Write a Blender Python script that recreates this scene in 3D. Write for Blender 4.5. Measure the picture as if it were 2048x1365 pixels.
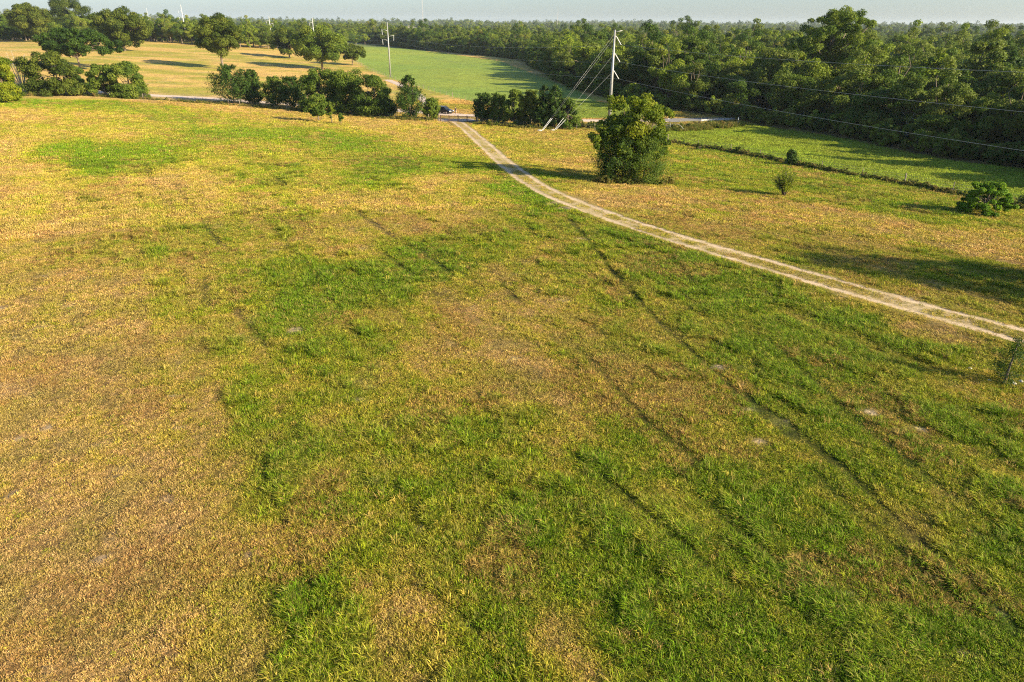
import bpy, math, random
import numpy as np
from mathutils import Vector, Matrix, Euler

# ------------------------------------------------------------------ camera, sky, sun
SC = bpy.context.scene
for o in list(bpy.data.objects):
    bpy.data.objects.remove(o)
COL = SC.collection
R = math.radians
PITCH, ROLL, CAMZ, FPX = 24.84, 0.5, 15.0, 1365.0
cam_data = bpy.data.cameras.new('camera')
cam_data.sensor_width = 36.0
cam_data.lens = FPX / 2048.0 * 36.0
cam_data.clip_start = 0.1
cam_data.clip_end = 30000
cam = bpy.data.objects.new('camera', cam_data)
COL.objects.link(cam)
cam.location = (0, 0, CAMZ)
CM = Matrix.Rotation(R(90 - PITCH), 3, 'X') @ Matrix.Rotation(R(ROLL), 3, 'Z')
cam.rotation_euler = CM.to_euler()
SC.camera = cam
CMN = np.array(CM)

SUN_AZ, SUN_EL = 115.0, 23.0      # azimuth clockwise from +Y
world = bpy.data.worlds.new("World")
SC.world = world
world.use_nodes = True
wt = world.node_tree
wt.nodes.clear()
wo = wt.nodes.new('ShaderNodeOutputWorld')
wb = wt.nodes.new('ShaderNodeBackground')
ws = wt.nodes.new('ShaderNodeTexSky')
ws.sky_type = 'NISHITA'
ws.sun_disc = False
ws.sun_elevation = R(SUN_EL)
ws.sun_rotation = R(SUN_AZ)
ws.air_density = 1.0
ws.dust_density = 1.3
ws.ozone_density = 5.0
wb.inputs['Strength'].default_value = 0.086
wt.links.new(ws.outputs[0], wb.inputs[0])
wt.links.new(wb.outputs[0], wo.inputs[0])

sd = bpy.data.lights.new('sun', 'SUN')
sd.energy = 5.0
sd.angle = R(0.6)
sd.color = (1.0, 0.86, 0.60)
sun = bpy.data.objects.new('sun', sd)
COL.objects.link(sun)
sv = Vector((math.sin(R(SUN_AZ)) * math.cos(R(SUN_EL)), math.cos(R(SUN_AZ)) * math.cos(R(SUN_EL)), math.sin(R(SUN_EL))))
sun.rotation_euler = (-sv).to_track_quat('-Z', 'Y').to_euler()
sun.location = (60, -60, 80)

SC.view_settings.view_transform = 'Standard'
SC.view_settings.look = 'None'
SC.view_settings.exposure = 1.4
SC.view_settings.gamma = 1
SC.cycles.max_bounces = 6
SC.cycles.diffuse_bounces = 3
SC.cycles.transmission_bounces = 4
SC.cycles.volume_bounces = 0
SC.cycles.use_denoising = False
SC.cycles.adaptive_threshold = 0.006
SC.cycles.sample_clamp_direct = 6.0
SC.cycles.filter_width = 1.15
SC.cycles.sample_clamp_indirect = 3.0

# ------------------------------------------------------------------ numpy noise and terrain
def _h(ix, iy, s):
    n = (ix.astype(np.int64) * 374761393 + iy.astype(np.int64) * 668265263 + s * 974711) & 0x7fffffff
    n = ((n ^ (n >> 13)) * 1274126177) & 0x7fffffff
    n = (n ^ (n >> 16)) & 0xffff
    return n / 65535.0

def vnoise(x, y, s=0):
    x = np.asarray(x, float); y = np.asarray(y, float)
    ix = np.floor(x); iy = np.floor(y)
    fx = x - ix; fy = y - iy
    fx = fx * fx * (3 - 2 * fx); fy = fy * fy * (3 - 2 * fy)
    a = _h(ix, iy, s); b = _h(ix + 1, iy, s); c = _h(ix, iy + 1, s); d = _h(ix + 1, iy + 1, s)
    return (a * (1 - fx) + b * fx) * (1 - fy) + (c * (1 - fx) + d * fx) * fy

def fbm(x, y, s=0, o=4):
    t = 0; a = 0.5; n = 0
    for i in range(o):
        t = t + a * vnoise(x * 2 ** i, y * 2 ** i, s + i * 17); n += a; a *= 0.5
    return t / n

def sm(t):
    t = np.clip(t, 0, 1)
    return t * t * (3 - 2 * t)

def H(x, y):
    x = np.asarray(x, float); y = np.asarray(y, float)
    z = -5.5 * sm((y + 0.5 * x - 28) / 150)
    z = z + 9.0 * sm((-x - 40) / 220) * sm((y - 110) / 180) * (1 - 0.7 * sm((y - 450) / 400))
    z = z + 0.5 * (fbm(x / 35, y / 35, 5, 2) - 0.5) * sm(y / 60)
    r = np.hypot(x, y)
    z = z + sm((r - 900) / 3000) * (60 * fbm(x / 1300 + 3.1, y / 1300, 9, 3) - 12)
    return z

def rays(px):
    px = np.asarray(px, float).reshape(-1, 2)
    d = np.stack([(px[:, 0] - 1024) / FPX, (682.5 - px[:, 1]) / FPX, -np.ones(len(px))], 1)
    return d @ CMN.T

TS = 4 * 1.012 ** np.arange(640)
def ground(px):
    """photograph pixel (2048 wide) -> point on the terrain"""
    D = rays(px)
    P = D[:, None, :] * TS[None, :, None] + np.array([0, 0, CAMZ])
    below = P[..., 2] < H(P[..., 0], P[..., 1])
    k = np.where(below.any(1), below.argmax(1), len(TS) - 1)
    lo = TS[np.maximum(k - 1, 0)].copy(); hi = TS[k].copy()
    for _ in range(18):
        m = (lo + hi) / 2
        Q = D * m[:, None] + np.array([0, 0, CAMZ])
        b = Q[:, 2] < H(Q[:, 0], Q[:, 1])
        hi = np.where(b, m, hi); lo = np.where(b, lo, m)
    Q = D * hi[:, None] + np.array([0, 0, CAMZ])
    Q[:, 2] = H(Q[:, 0], Q[:, 1])
    return Q

def g1(x, y):
    return ground([(x, y)])[0]

def project(p):
    q = (np.asarray(p, float) - np.array([0, 0, CAMZ])) @ CMN
    return np.array([1024 + FPX * q[0] / -q[2], 682.5 - FPX * q[1] / -q[2]])

def mperpx(p):
    q = (np.asarray(p, float) - np.array([0, 0, CAMZ])) @ CMN
    return -q[2] / FPX

def height_for(p, ytop):
    lo, hi = 0.0, 200.0
    for _ in range(40):
        m = (lo + hi) / 2
        q = (np.array([p[0], p[1], p[2] + m]) - np.array([0, 0, CAMZ])) @ CMN
        if q[2] < -0.5 and 682.5 - FPX * q[1] / -q[2] > ytop: lo = m
        else: hi = m
    return hi

# ------------------------------------------------------------------ mesh helpers
def mesh_np(name, V, F, mats=(), attrs=None, smooth=False, midx=None):
    """V (n,3); F (m,k) equal-sized faces, or a list of such arrays"""
    me = bpy.data.meshes.new(name)
    Fs = F if isinstance(F, list) else [F]
    Fs = [np.asarray(f, np.int32) for f in Fs if len(f)]
    nl = sum(f.size for f in Fs); nf = sum(len(f) for f in Fs)
    me.vertices.add(len(V)); me.loops.add(nl); me.polygons.add(nf)
    me.vertices.foreach_set('co', np.asarray(V, np.float32).ravel())
    me.loops.foreach_set('vertex_index', np.concatenate([f.ravel() for f in Fs]))
    cnt = np.concatenate([np.full(len(f), f.shape[1], np.int32) for f in Fs])
    st = np.concatenate([[0], np.cumsum(cnt)[:-1]]).astype(np.int32)
    me.polygons.foreach_set('loop_start', st)
    if midx is not None:
        me.polygons.foreach_set('material_index', np.asarray(midx, np.int32))
    for m in mats: me.materials.append(m)
    me.update(calc_edges=True)
    me.validate()
    if smooth:
        me.polygons.foreach_set('use_smooth', np.ones(len(me.polygons), bool))
    for k, (ty, arr) in (attrs or {}).items():
        a = me.attributes.new(k, ty, 'POINT')
        arr = np.asarray(arr, np.float32)
        a.data.foreach_set('color' if ty == 'FLOAT_COLOR' else ('vector' if ty == 'FLOAT_VECTOR' else 'value'), arr.ravel())
    return me

def link(name, me, parent=None, loc=None):
    o = bpy.data.objects.new(name, me)
    COL.objects.link(o)
    if parent is not None: o.parent = parent
    if loc is not None: o.location = loc
    return o

def tag(o, label=None, cat=None, group=None, kind=None):
    if label: o['label'] = label
    if cat: o['category'] = cat
    if group: o['group'] = group
    if kind: o['kind'] = kind
    return o

def empty(name, loc, rz=0.0):
    o = bpy.data.objects.new(name, None)
    o.empty_display_size = 0.3
    COL.objects.link(o); o.location = loc; o.rotation_euler = (0, 0, rz)
    return o

class MB:
    """collects boxes, bars and tubes into one mesh"""
    def __init__(s): s.v = []; s.f = []
    def add(s, V, F):
        n = len(s.v); s.v += [tuple(map(float, p)) for p in V]; s.f += [tuple(i + n for i in f) for f in F]
    def box(s, c, d, M=None):
        V = []
        for z in (-1, 1):
            for x, y in ((-1, -1), (1, -1), (1, 1), (-1, 1)):
                p = Vector((x * d[0] / 2, y * d[1] / 2, z * d[2] / 2))
                if M is not None: p = M @ p
                V.append(p + Vector(c))
        s.add(V, [(3, 2, 1, 0), (4, 5, 6, 7), (0, 1, 5, 4), (1, 2, 6, 5), (2, 3, 7, 6), (3, 0, 4, 7)])
    def tube(s, pts, rad, n=6, cap=True):
        pts = [Vector(p) for p in pts]
        rad = rad if hasattr(rad, '__len__') else [rad] * len(pts)
        V = []
        for i, p in enumerate(pts):
            t = (pts[min(i + 1, len(pts) - 1)] - pts[max(i - 1, 0)]).normalized()
            a = t.orthogonal().normalized() if i == 0 else (a - t * a.dot(t)).normalized()
            b = t.cross(a)
            for k in range(n):
                w = 2 * math.pi * k / n
                V.append(p + (a * math.cos(w) + b * math.sin(w)) * rad[i])
        F = [(i * n + k, i * n + (k + 1) % n, (i + 1) * n + (k + 1) % n, (i + 1) * n + k)
             for i in range(len(pts) - 1) for k in range(n)]
        if cap: F += [tuple(range(n - 1, -1, -1)), tuple((len(pts) - 1) * n + k for k in range(n))]
        s.add(V, F)
    def prism(s, prof, y0, y1):
        """profile in xz extruded along y"""
        n = len(prof)
        V = [(x, y0, z) for x, z in prof] + [(x, y1, z) for x, z in prof]
        s.add(V, [tuple(range(n)), tuple(range(2 * n - 1, n - 1, -1))] +
              [(i, i + n, (i + 1) % n + n, (i + 1) % n) for i in range(n)])
    def mesh(s, name, mat, smooth=False):
        me = bpy.data.meshes.new(name)
        me.from_pydata(s.v, [], s.f)
        me.materials.append(mat)
        if smooth:
            for p in me.polygons: p.use_smooth = True
        me.update()
        return me
    def build(s, name, mat, parent=None, smooth=False, loc=None):
        return link(name, s.mesh(name, mat, smooth), parent, loc)

# ------------------------------------------------------------------ materials
def nt(name):
    m = bpy.data.materials.new(name); m.use_nodes = True
    t = m.node_tree; t.nodes.clear()
    return m, t, t.nodes, t.links

def N(t, ty, **kw):
    n = t.nodes.new(ty)
    for k, v in kw.items():
        if k in n.inputs.keys(): n.inputs[k].default_value = v
        else: setattr(n, k, v)
    return n

def plain(name, col, rough=0.6, metal=0.0, var=0.12, scale=8.0, bump=0.0):
    m, t, ns, L = nt(name)
    out = N(t, 'ShaderNodeOutputMaterial'); p = N(t, 'ShaderNodeBsdfPrincipled')
    p.inputs['Roughness'].default_value = rough; p.inputs['Metallic'].default_value = metal
    tc = N(t, 'ShaderNodeTexCoord'); no = N(t, 'ShaderNodeTexNoise')
    no.inputs['Scale'].default_value = scale; no.inputs['Detail'].default_value = 5
    L.new(tc.outputs['Object'], no.inputs['Vector'])
    r = N(t, 'ShaderNodeValToRGB')
    r.color_ramp.elements[0].position = 0.3; r.color_ramp.elements[1].position = 0.7
    r.color_ramp.elements[0].color = (*[c * (1 - var) for c in col], 1)
    r.color_ramp.elements[1].color = (*[min(1, c * (1 + var)) for c in col], 1)
    L.new(no.outputs[0], r.inputs[0]); L.new(r.outputs[0], p.inputs['Base Color'])
    if bump:
        b = N(t, 'ShaderNodeBump'); b.inputs['Strength'].default_value = bump
        L.new(no.outputs[0], b.inputs['Height']); L.new(b.outputs[0], p.inputs['Normal'])
    L.new(p.outputs[0], out.inputs[0])
    return m

def leafmat(name, cols, rnd=0.5, trans=0.3, rough=0.6, spec=0.12):
    """leaf colour from a ramp driven by the leaf's own tint and, for 'rnd', by the tree"""
    m, t, ns, L = nt(name)
    out = N(t, 'ShaderNodeOutputMaterial')
    at = N(t, 'ShaderNodeAttribute'); at.attribute_name = 'tint'
    oi = N(t, 'ShaderNodeObjectInfo')
    a = N(t, 'ShaderNodeMath', operation='MULTIPLY'); a.inputs[1].default_value = 1 - rnd
    b = N(t, 'ShaderNodeMath', operation='MULTIPLY_ADD'); b.inputs[1].default_value = rnd
    L.new(at.outputs['Fac'], a.inputs[0]); L.new(oi.outputs['Random'], b.inputs[0]); L.new(a.outputs[0], b.inputs[2])
    r = N(t, 'ShaderNodeValToRGB')
    e = r.color_ramp.elements
    while len(e) < len(cols): e.new(0.5)
    for i, c in enumerate(cols):
        e[i].position = i / (len(cols) - 1); e[i].color = (*c, 1)
    L.new(b.outputs[0], r.inputs[0])
    p = N(t, 'ShaderNodeBsdfPrincipled'); p.inputs['Roughness'].default_value = rough
    p.inputs['Specular IOR Level'].default_value = spec
    tr = N(t, 'ShaderNodeBsdfTranslucent')
    hs = N(t, 'ShaderNodeMix', data_type='RGBA', blend_type='MULTIPLY'); hs.inputs[0].default_value = 1
    hs.inputs[7].default_value = (1.35, 1.5, 0.6, 1)
    L.new(r.outputs[0], hs.inputs[6])
    L.new(r.outputs[0], p.inputs['Base Color']); L.new(hs.outputs[2], tr.inputs['Color'])
    mx = N(t, 'ShaderNodeMixShader'); mx.inputs[0].default_value = trans
    L.new(p.outputs[0], mx.inputs[1]); L.new(tr.outputs[0], mx.inputs[2]); L.new(mx.outputs[0], out.inputs[0])
    return m

M = {}
M['bark'] = plain('bark', (0.16, 0.12, 0.085), 0.9, var=0.35, scale=6, bump=0.4)
M['greybark'] = plain('grey_bark', (0.36, 0.32, 0.26), 0.9, var=0.3, scale=6)
M['oak'] = leafmat('oak_leaves', [(0.022, 0.038, 0.006), (0.05, 0.075, 0.009), (0.10, 0.125, 0.014), (0.16, 0.16, 0.025)], 0.25)
M['cedar'] = leafmat('cedar_leaves', [(0.016, 0.036, 0.005), (0.034, 0.068, 0.008), (0.07, 0.115, 0.012)], 0.2, 0.2)
M['leaf'] = leafmat('broad_leaves', [(0.03, 0.055, 0.009), (0.07, 0.115, 0.014), (0.13, 0.175, 0.02), (0.2, 0.22, 0.03)], 0.25, 0.35)
M['yellow'] = leafmat('yellow_green_leaves', [(0.045, 0.07, 0.006), (0.11, 0.15, 0.010), (0.21, 0.24, 0.012), (0.27, 0.25, 0.02)], 0.1, 0.35)
M['wood'] = leafmat('woodland_leaves', [(0.018, 0.040, 0.008), (0.045, 0.085, 0.010), (0.09, 0.135, 0.014), (0.12, 0.14, 0.022),
                                        (0.18, 0.24, 0.016), (0.22, 0.18, 0.05)], 0.68, 0.25)
M['lone'] = leafmat('lone_tree_leaves', [(0.03, 0.055, 0.006), (0.075, 0.115, 0.009), (0.15, 0.185, 0.012), (0.23, 0.22, 0.02)], 0.1, 0.35)
M['brush'] = leafmat('bright_brush', [(0.04, 0.09, 0.008), (0.10, 0.19, 0.012), (0.19, 0.27, 0.02)], 0.2, 0.4)
M['weed'] = leafmat('weed_leaves', [(0.045, 0.075, 0.01), (0.10, 0.13, 0.018), (0.22, 0.18, 0.05), (0.22, 0.14, 0.05)], 0.6, 0.3)
M['straw'] = leafmat('straw_weeds', [(0.25, 0.22, 0.08), (0.42, 0.36, 0.16)], 0.5, 0.3)
M['steel'] = plain('galvanised_steel', (0.31, 0.30, 0.28), 0.45, 0.25, var=0.08, scale=3)
M['farsteel'] = plain('pale_steel', (0.42, 0.42, 0.41), 0.5, 0.1, var=0.05)
M['wire'] = plain('aluminium_wire', (0.30, 0.30, 0.29), 0.4, 0.3, var=0.03)
M['insul'] = plain('insulator', (0.55, 0.55, 0.56), 0.4, 0.0, var=0.05)
M['post'] = plain('weathered_post', (0.24, 0.19, 0.14), 0.9, var=0.3, scale=10)
M['gatewood'] = plain('dark_gate_rail', (0.10, 0.055, 0.038), 0.7, var=0.25, scale=6)
M['rock'] = plain('pale_rock', (0.46, 0.42, 0.35), 0.9, var=0.25, scale=9, bump=0.5)
M['white'] = plain('white_paint', (0.8, 0.79, 0.76), 0.5, var=0.05)
M['concrete'] = plain('concrete', (0.42, 0.41, 0.40), 0.85, var=0.12, scale=2)
M['carpaint'] = plain('dark_car_paint', (0.012, 0.015, 0.022), 0.22, 0.3, var=0.02)
M['glass'] = plain('car_glass', (0.02, 0.025, 0.03), 0.08, 0.0, var=0.02)
M['rubber'] = plain('tyre_rubber', (0.02, 0.02, 0.02), 0.9, var=0.1)
M['chrome'] = plain('bright_metal', (0.6, 0.6, 0.62), 0.25, 0.9, var=0.03)
M['lamp'] = plain('lamp_lens', (0.8, 0.78, 0.74), 0.15, var=0.02)
M['redlens'] = plain('red_lens', (0.35, 0.01, 0.01), 0.2, var=0.02)
M['skin'] = plain('skin', (0.48, 0.28, 0.19), 0.6, var=0.05)
M['shirt'] = plain('black_shirt', (0.03, 0.03, 0.035), 0.85, var=0.1)
M['shorts'] = plain('khaki_shorts', (0.5, 0.44, 0.34), 0.85, var=0.08)
M['hair'] = plain('dark_hair', (0.03, 0.02, 0.015), 0.7, var=0.2)
M['mast'] = plain('mast_paint', (0.50, 0.47, 0.46), 0.6, var=0.1)
M['ballred'] = plain('red_mast_band', (0.40, 0.10, 0.07), 0.6, var=0.1)

# ------------------------------------------------------------------ what grows where
CP = """20 230 .15;20 300 .1;20 400 .15;20 520 .2;20 650 .1;20 800 .03;60 900 .02;100 1000 .02;100 1100 .02;100 1300 .05;300 1300 .08;
300 1100 .05;300 950 .12;300 800 .15;250 700 .12;200 600 .15;150 500 .35;100 450 .1;300 430 .3;400 500 .45;500 450 .45;400 600 .42;450 650 .38;
500 700 .5;420 850 .38;430 750 .35;550 800 .62;600 900 .8;520 1000 .6;450 1100 .25;500 1300 .25;650 1000 .7;620 1200 .85;700 1250 .62;540 1200 .5;650 1310 .7;600 1100 .5;850 1230 .3;850 1000 .65;
900 900 .6;700 750 .55;800 650 .6;600 620 .9;750 570 .9;880 520 .85;980 490 .7;700 500 .25;600 400 .42;750 450 .3;850 430 .18;900 600 .4;
900 700 .25;1000 700 .2;1050 760 .25;1150 650 .3;1000 560 .35;1100 520 .4;1200 520 .45;1100 850 .5;1000 900 .6;1200 920 .95;1300 950 .85;
1100 1000 .8;1200 1150 .9;1000 1200 .75;1120 1340 .35;1300 1300 .95;1500 1300 .95;1500 1100 .97;1400 900 .75;1300 800 .5;1200 740 .4;
1300 700 .45;1250 600 .55;1400 650 .65;1500 600 .9;1600 640 .65;1500 720 .75;1650 800 .85;1800 850 .85;1950 900 .8;1900 1000 .65;2000 1100 .8;
1700 1000 .85;2000 1300 .9;1800 700 .7;1950 730 .6;1700 640 .7;1850 655 .1;
1300 400 .1;1400 440 .25;1200 400 .1;1150 320 .25;1100 290 .38;1000 280 .4;1070 260 .3;1400 350 .72;1500 370 .68;1350 320 .6;1600 440 .15;
1700 430 .12;1800 450 .1;1950 475 .08;2040 500 .1;1650 500 .38;1800 530 .3;1880 540 .7;1500 480 .38;1750 415 .75;1850 435 .75;2000 470 .6;1800 400 .72;1600 380 .68;
1900 380 .8;2000 440 .5;1500 300 .85;1700 320 .85;1900 350 .9;2000 370 .85;1400 270 .85;1700 580 .45;1900 600 .5;
100 206 .85;200 207 .9;150 215 .6;200 235 .3;250 270 .3;110 305 .95;200 305 1;200 330 .98;280 310 .95;320 315 .8;80 340 .2;350 355 .2;350 230 .75;300 215 .7;450 245 .6;450 268 .85;560 240 .3;500 215 .05;
300 200 .08;150 193 .04;400 207 .1;550 222 .12;700 235 .15;800 245 .15;900 262 .28;600 270 .9;700 290 .9;820 332 .97;900 335 .85;760 248 .15;850 285 .35;
950 300 .3;900 365 .35;700 368 .92;640 372 .5;550 360 .65;500 300 .55;400 320 .42;350 400 .28;1020 378 1;1060 400 1;1130 430 .85;1250 480 .9;
1350 530 .85;960 400 .4;650 400 .25;800 400 .2;1150 445 .8;700 560 .95;650 590 .9;820 530 .88"""
cpv = np.array([[float(v) for v in c.split()] for c in CP.replace('\n', '').split(';')])
cpw = ground(cpv[:, :2])
def uv(x, y):
    r = np.hypot(x, y) + 1e-6
    return np.stack([np.arctan2(x, y) * 1.25, np.log(r) * 0.85], -1)
cpuv = uv(cpw[:, 0], cpw[:, 1])

def inpoly(x, y, poly):
    c = np.zeros(np.shape(x), bool)
    n = len(poly)
    for i in range(n):
        x1, y1 = poly[i][:2]; x2, y2 = poly[(i + 1) % n][:2]
        k = ((y1 > y) != (y2 > y)) & (x < (x2 - x1) * (y - y1) / ((y2 - y1) + 1e-12) + x1)
        c ^= k
    return c

def polydist(x, y, P):
    """distance to a polyline in the ground plane"""
    best = np.full(np.shape(x), 1e9)
    for a, b in zip(P[:-1], P[1:]):
        dx, dy = b[0] - a[0], b[1] - a[1]
        t = np.clip(((x - a[0]) * dx + (y - a[1]) * dy) / (dx * dx + dy * dy + 1e-9), 0, 1)
        best = np.minimum(best, np.hypot(x - a[0] - t * dx, y - a[1] - t * dy))
    return best

GREENFIELD = ground([(722, 93), (800, 97), (900, 108), (1000, 122), (1070, 150), (1150, 180), (1200, 205), (1300, 225), (1290, 238),
                     (1155, 237), (1040, 230), (985, 214), (945, 204), (895, 191), (845, 177), (790, 160), (740, 140), (705, 118)])
RIGHTFIELD = ground([(1330, 258), (1480, 250), (1560, 258), (1700, 280), (1800, 300), (1900, 322), (2100, 350), (2300, 400), (2200, 440), (2048, 402),
                     (1920, 385), (1800, 366), (1700, 350), (1560, 324), (1450, 302), (1330, 284)])
ROAD = ground([(-300, 168), (-60, 172), (150, 181), (300, 191), (430, 198), (520, 205), (700, 216), (800, 222), (920, 231), (1040, 237), (1160, 242), (1260, 243), (1330, 242), (1400, 240)])
# the road runs on, over the creek culvert, as one line
RUTL = ground([(903, 243), (925, 262), (940, 277), (975, 310), (1010, 340), (1045, 368), (1090, 394), (1150, 420), (1250, 457), (1330, 484), (1430, 513),
               (1536, 543), (1650, 579), (1800, 622), (1946, 664), (2060, 697), (2300, 760)])
RUTR = ground([(927, 245), (950, 262), (968, 277), (1004, 308), (1035, 335), (1072, 362), (1115, 386), (1180, 411), (1285, 446), (1365, 472), (1460, 500),
               (1560, 528), (1680, 562), (1825, 601), (1950, 633), (2060, 662), (2300, 722)])
TRACKS = [ground(p) for p in (
    [(1140, 440), (1175, 480), (1240, 560), (1320, 645), (1480, 790), (1570, 845), (1700, 950), (1850, 1090), (2040, 1260)],
    [(1490, 785), (1530, 830), (1590, 880)],
    [(240, 203), (300, 235), (345, 285)], [(325, 215), (385, 245), (420, 275), (440, 290)], [(290, 335), (320, 390), (360, 440)],
    [(350, 370), (395, 430), (440, 490)], [(430, 265), (490, 305), (560, 335)], [(520, 330), (575, 375), (620, 400)],
    [(610, 350), (665, 395)], [(560, 205), (610, 228), (640, 240)], [(700, 420), (755, 450), (790, 480)], [(770, 507), (832, 557)], [(840, 500), (900, 545)], [(870, 585), (930, 625)],
    [(1300, 850), (1395, 922)], [(660, 740), (740, 820), (800, 880)], [(930, 860), (1000, 930)], [(1740, 1020), (1860, 1110)],
    [(1400, 1000), (1500, 1080), (1560, 1130)], [(880, 1200), (960, 1270)], [(470, 620), (540, 700)], [(400, 560), (420, 615)], [(1100, 640), (1200, 740), (1300, 850)], [(1560, 700), (1700, 830), (1900, 990)],
    [(1000, 560), (1060, 630), (1160, 740)], [(880, 620), (950, 690), (1050, 790), (1180, 900)], [(1640, 960), (1800, 1100), (1960, 1240)], [(1180, 930), (1330, 1060), (1480, 1190)])]
BARE = [(90, 858, .6), (30, 880, .4), (200, 1118, .5), (0, 616, .8), (500, 1110, .35), (1740, 826, .7), (1560, 842, .8), (1520, 885, .6), (1845, 860, .5),
        (1695, 1190, .45), (85, 1345, .3), (340, 1310, .4), (30, 985, .4), (330, 1000, .5), (2000, 1225, .5), (1930, 1310, .35), (840, 1060, .35), (630, 1065, .3), (1740, 725, .6), (720, 800, .5), (590, 660, .9), (345, 792, .5), (30, 675, .4), (1165, 478, .9), (1105, 408, 1.6), (1130, 418, 1.4), (930, 1250, .3), (355, 855, .4), (1500, 820, .5), (1440, 735, .7)]
BAREW = [(g1(a, b), r) for a, b, r in BARE]
MOW = np.array([-0.48, 0.877])                      # direction the mower went

def growth(x, y, full=True):
    """greenness, bare soil, blade height factor and region code at ground points"""
    x = np.asarray(x, float); y = np.asarray(y, float)
    g = np.zeros(x.shape); n = len(x)
    wx = (fbm(x / 6, y / 6, 70, 3) - .5) * 3.0; wy = (fbm(x / 6, y / 6, 71, 3) - .5) * 3.0
    for s in range(0, n, 20000):
        q = uv(x[s:s + 20000] + wx[s:s + 20000], y[s:s + 20000] + wy[s:s + 20000])
        d2 = ((q[:, None, :] - cpuv[None]) ** 2).sum(-1)
        w = 1 / (d2 + 0.0004) ** 1.9
        g[s:s + 20000] = (w * cpv[None, :, 2]).sum(1) / w.sum(1)
    r = np.hypot(x, y)
    u = (x * MOW[0] + y * MOW[1]); v = (x * MOW[1] - y * MOW[0])
    rows = fbm(u / 26, v / 1.2, 31, 3) - .5
    rows2 = fbm(u / 16, v / 0.6, 37, 2) - .5
    patch = fbm(x / 4.5, y / 4.5, 11, 4) - .5
    fine = fbm(x / 1.1, y / 1.1, 13, 3) - .5
    big = fbm(x / 24, y / 12, 14, 3) - .5
    g = g + .06 + rows * .42 + rows2 * .25 + patch * 0.42 + fine * .7 * np.clip(60 / (r + 1), 0, 1) + big * .3
    hgt = 0.62 + .42 * fbm(x / 8, y / 8, 77, 3) + 0.45 * np.clip(g, 0, 1) + rows * 1.0 + rows2 * 1.1 + fine * .85
    bare = np.clip((fbm(x / 1.6, y / 1.6, 23, 4) + rows * .12 - 0.64 - .12 * np.clip(g, 0, 1)) * 7, 0, 1) * .55
    for p, q in BAREW:
        m = (abs(x - p[0]) < q * 3) & (abs(y - p[1]) < q * 3)
        if m.any():
            q_ = q * .55; dd = np.hypot(x[m] - p[0], (y[m] - p[1]) * 1.1) / q_ + (fbm(x[m] * 2, y[m] * 2, 29, 3) - .5) * 1.3
            bare[m] = np.maximum(bare[m], sm(1.5 - dd) * .9)
    trk = np.zeros(n)
    near = r < 260
    for P in TRACKS:
        dd = (polydist(x, y, P) + (fbm(x / 1.5, y / 1.5, 43, 2) - .5) * .22) / (1 + r / 70)
        brk = sm((fbm(x / 9, y / 9, 47, 2) - .22) * 4)
        if P is TRACKS[0]: brk = np.maximum(brk, .75)
        trk = np.maximum(trk, (1 - sm((dd - .04) / .24)) * brk * (.9 if P is TRACKS[0] or P is TRACKS[1] else .6))
    hgt = hgt * (1 - .9 * trk); bare = np.where(trk > .3, bare * .4, bare)
    # faint lines left by the mower's wheels, about one machine width apart
    vw = v + (fbm(x / 40, y / 40, 51, 2) - .5) * 5
    for off, wd in ((0.0, .11), (1.35, .09)):
        d_ = np.abs((vw + off + 50) % 4.1 - 2.05) / (1 + r / 60)
        gate_ = sm((fbm(u / 18, np.floor((vw + off + 50) / 4.1) * 3.7, 53, 2) - .50) * 9)
        trk = np.maximum(trk, (1 - sm((d_ - .04) / wd)) * gate_ * .42 * (r < 170) * sm(g * 3 - .3))
    hgt = hgt * (1 - .3 * trk)
    reg = np.zeros(n, int)
    gf = inpoly(x, y, GREENFIELD); rf = inpoly(x, y, RIGHTFIELD)
    reg[gf] = 1; reg[rf] = 2
    dr = polydist(x, y, ROAD)
    return np.clip(g, 0, 1.15), bare, np.clip(hgt, .12, 2), reg, trk, dr

STR0 = np.array([0.58, 0.365, 0.140]); STR1 = np.array([0.51, 0.375, 0.060]); GR1 = np.array([0.29, 0.31, 0.014]); GR2 = np.array([0.135, 0.235, 0.007])
def ramp(g):
    g = np.clip(g, 0, 1)[:, None]
    c = np.where(g < .35, STR0 + (STR1 - STR0) * g / .35,
                 np.where(g < .65, STR1 + (GR1 - STR1) * (g - .35) / .3, GR1 + (GR2 - GR1) * (g - .65) / .35))
    return c
SOIL = np.array([0.30, 0.20, 0.11]); PALE = np.array([0.58, 0.44, 0.28])

FB = ground([(2300, 400), (2048, 332), (1900, 316), (1800, 296), (1690, 272), (1600, 258), (1520, 248), (1470, 232), (1380, 222), (1290, 210), (1230, 196), (1180, 184), (1130, 168),
             (1075, 138), (1050, 122), (980, 112), (900, 105), (850, 100), (800, 95), (740, 88), (700, 84), (640, 82)])
fb_th = np.arctan2(FB[:, 0], FB[:, 1]); fb_r = np.hypot(FB[:, 0], FB[:, 1])
_o = np.argsort(fb_th); fb_th = fb_th[_o]; fb_r = fb_r[_o]
def forest_r(th):
    return np.interp(th, fb_th, fb_r)
TH0 = fb_th[0]
def forest_depth(th):
    return np.interp(th, [TH0, np.arctan2(g1(1060, 130)[0], g1(1060, 130)[1]), 0.25, .45, .8], [260, 300, 480, 560, 600])
def in_forest(x, y):
    th = np.arctan2(x, y); r = np.hypot(x, y)
    return (th > TH0) & (th < 1.2) & (r > forest_r(th)) & (r < forest_r(th) + forest_depth(th)) & (y > 0)

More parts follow.
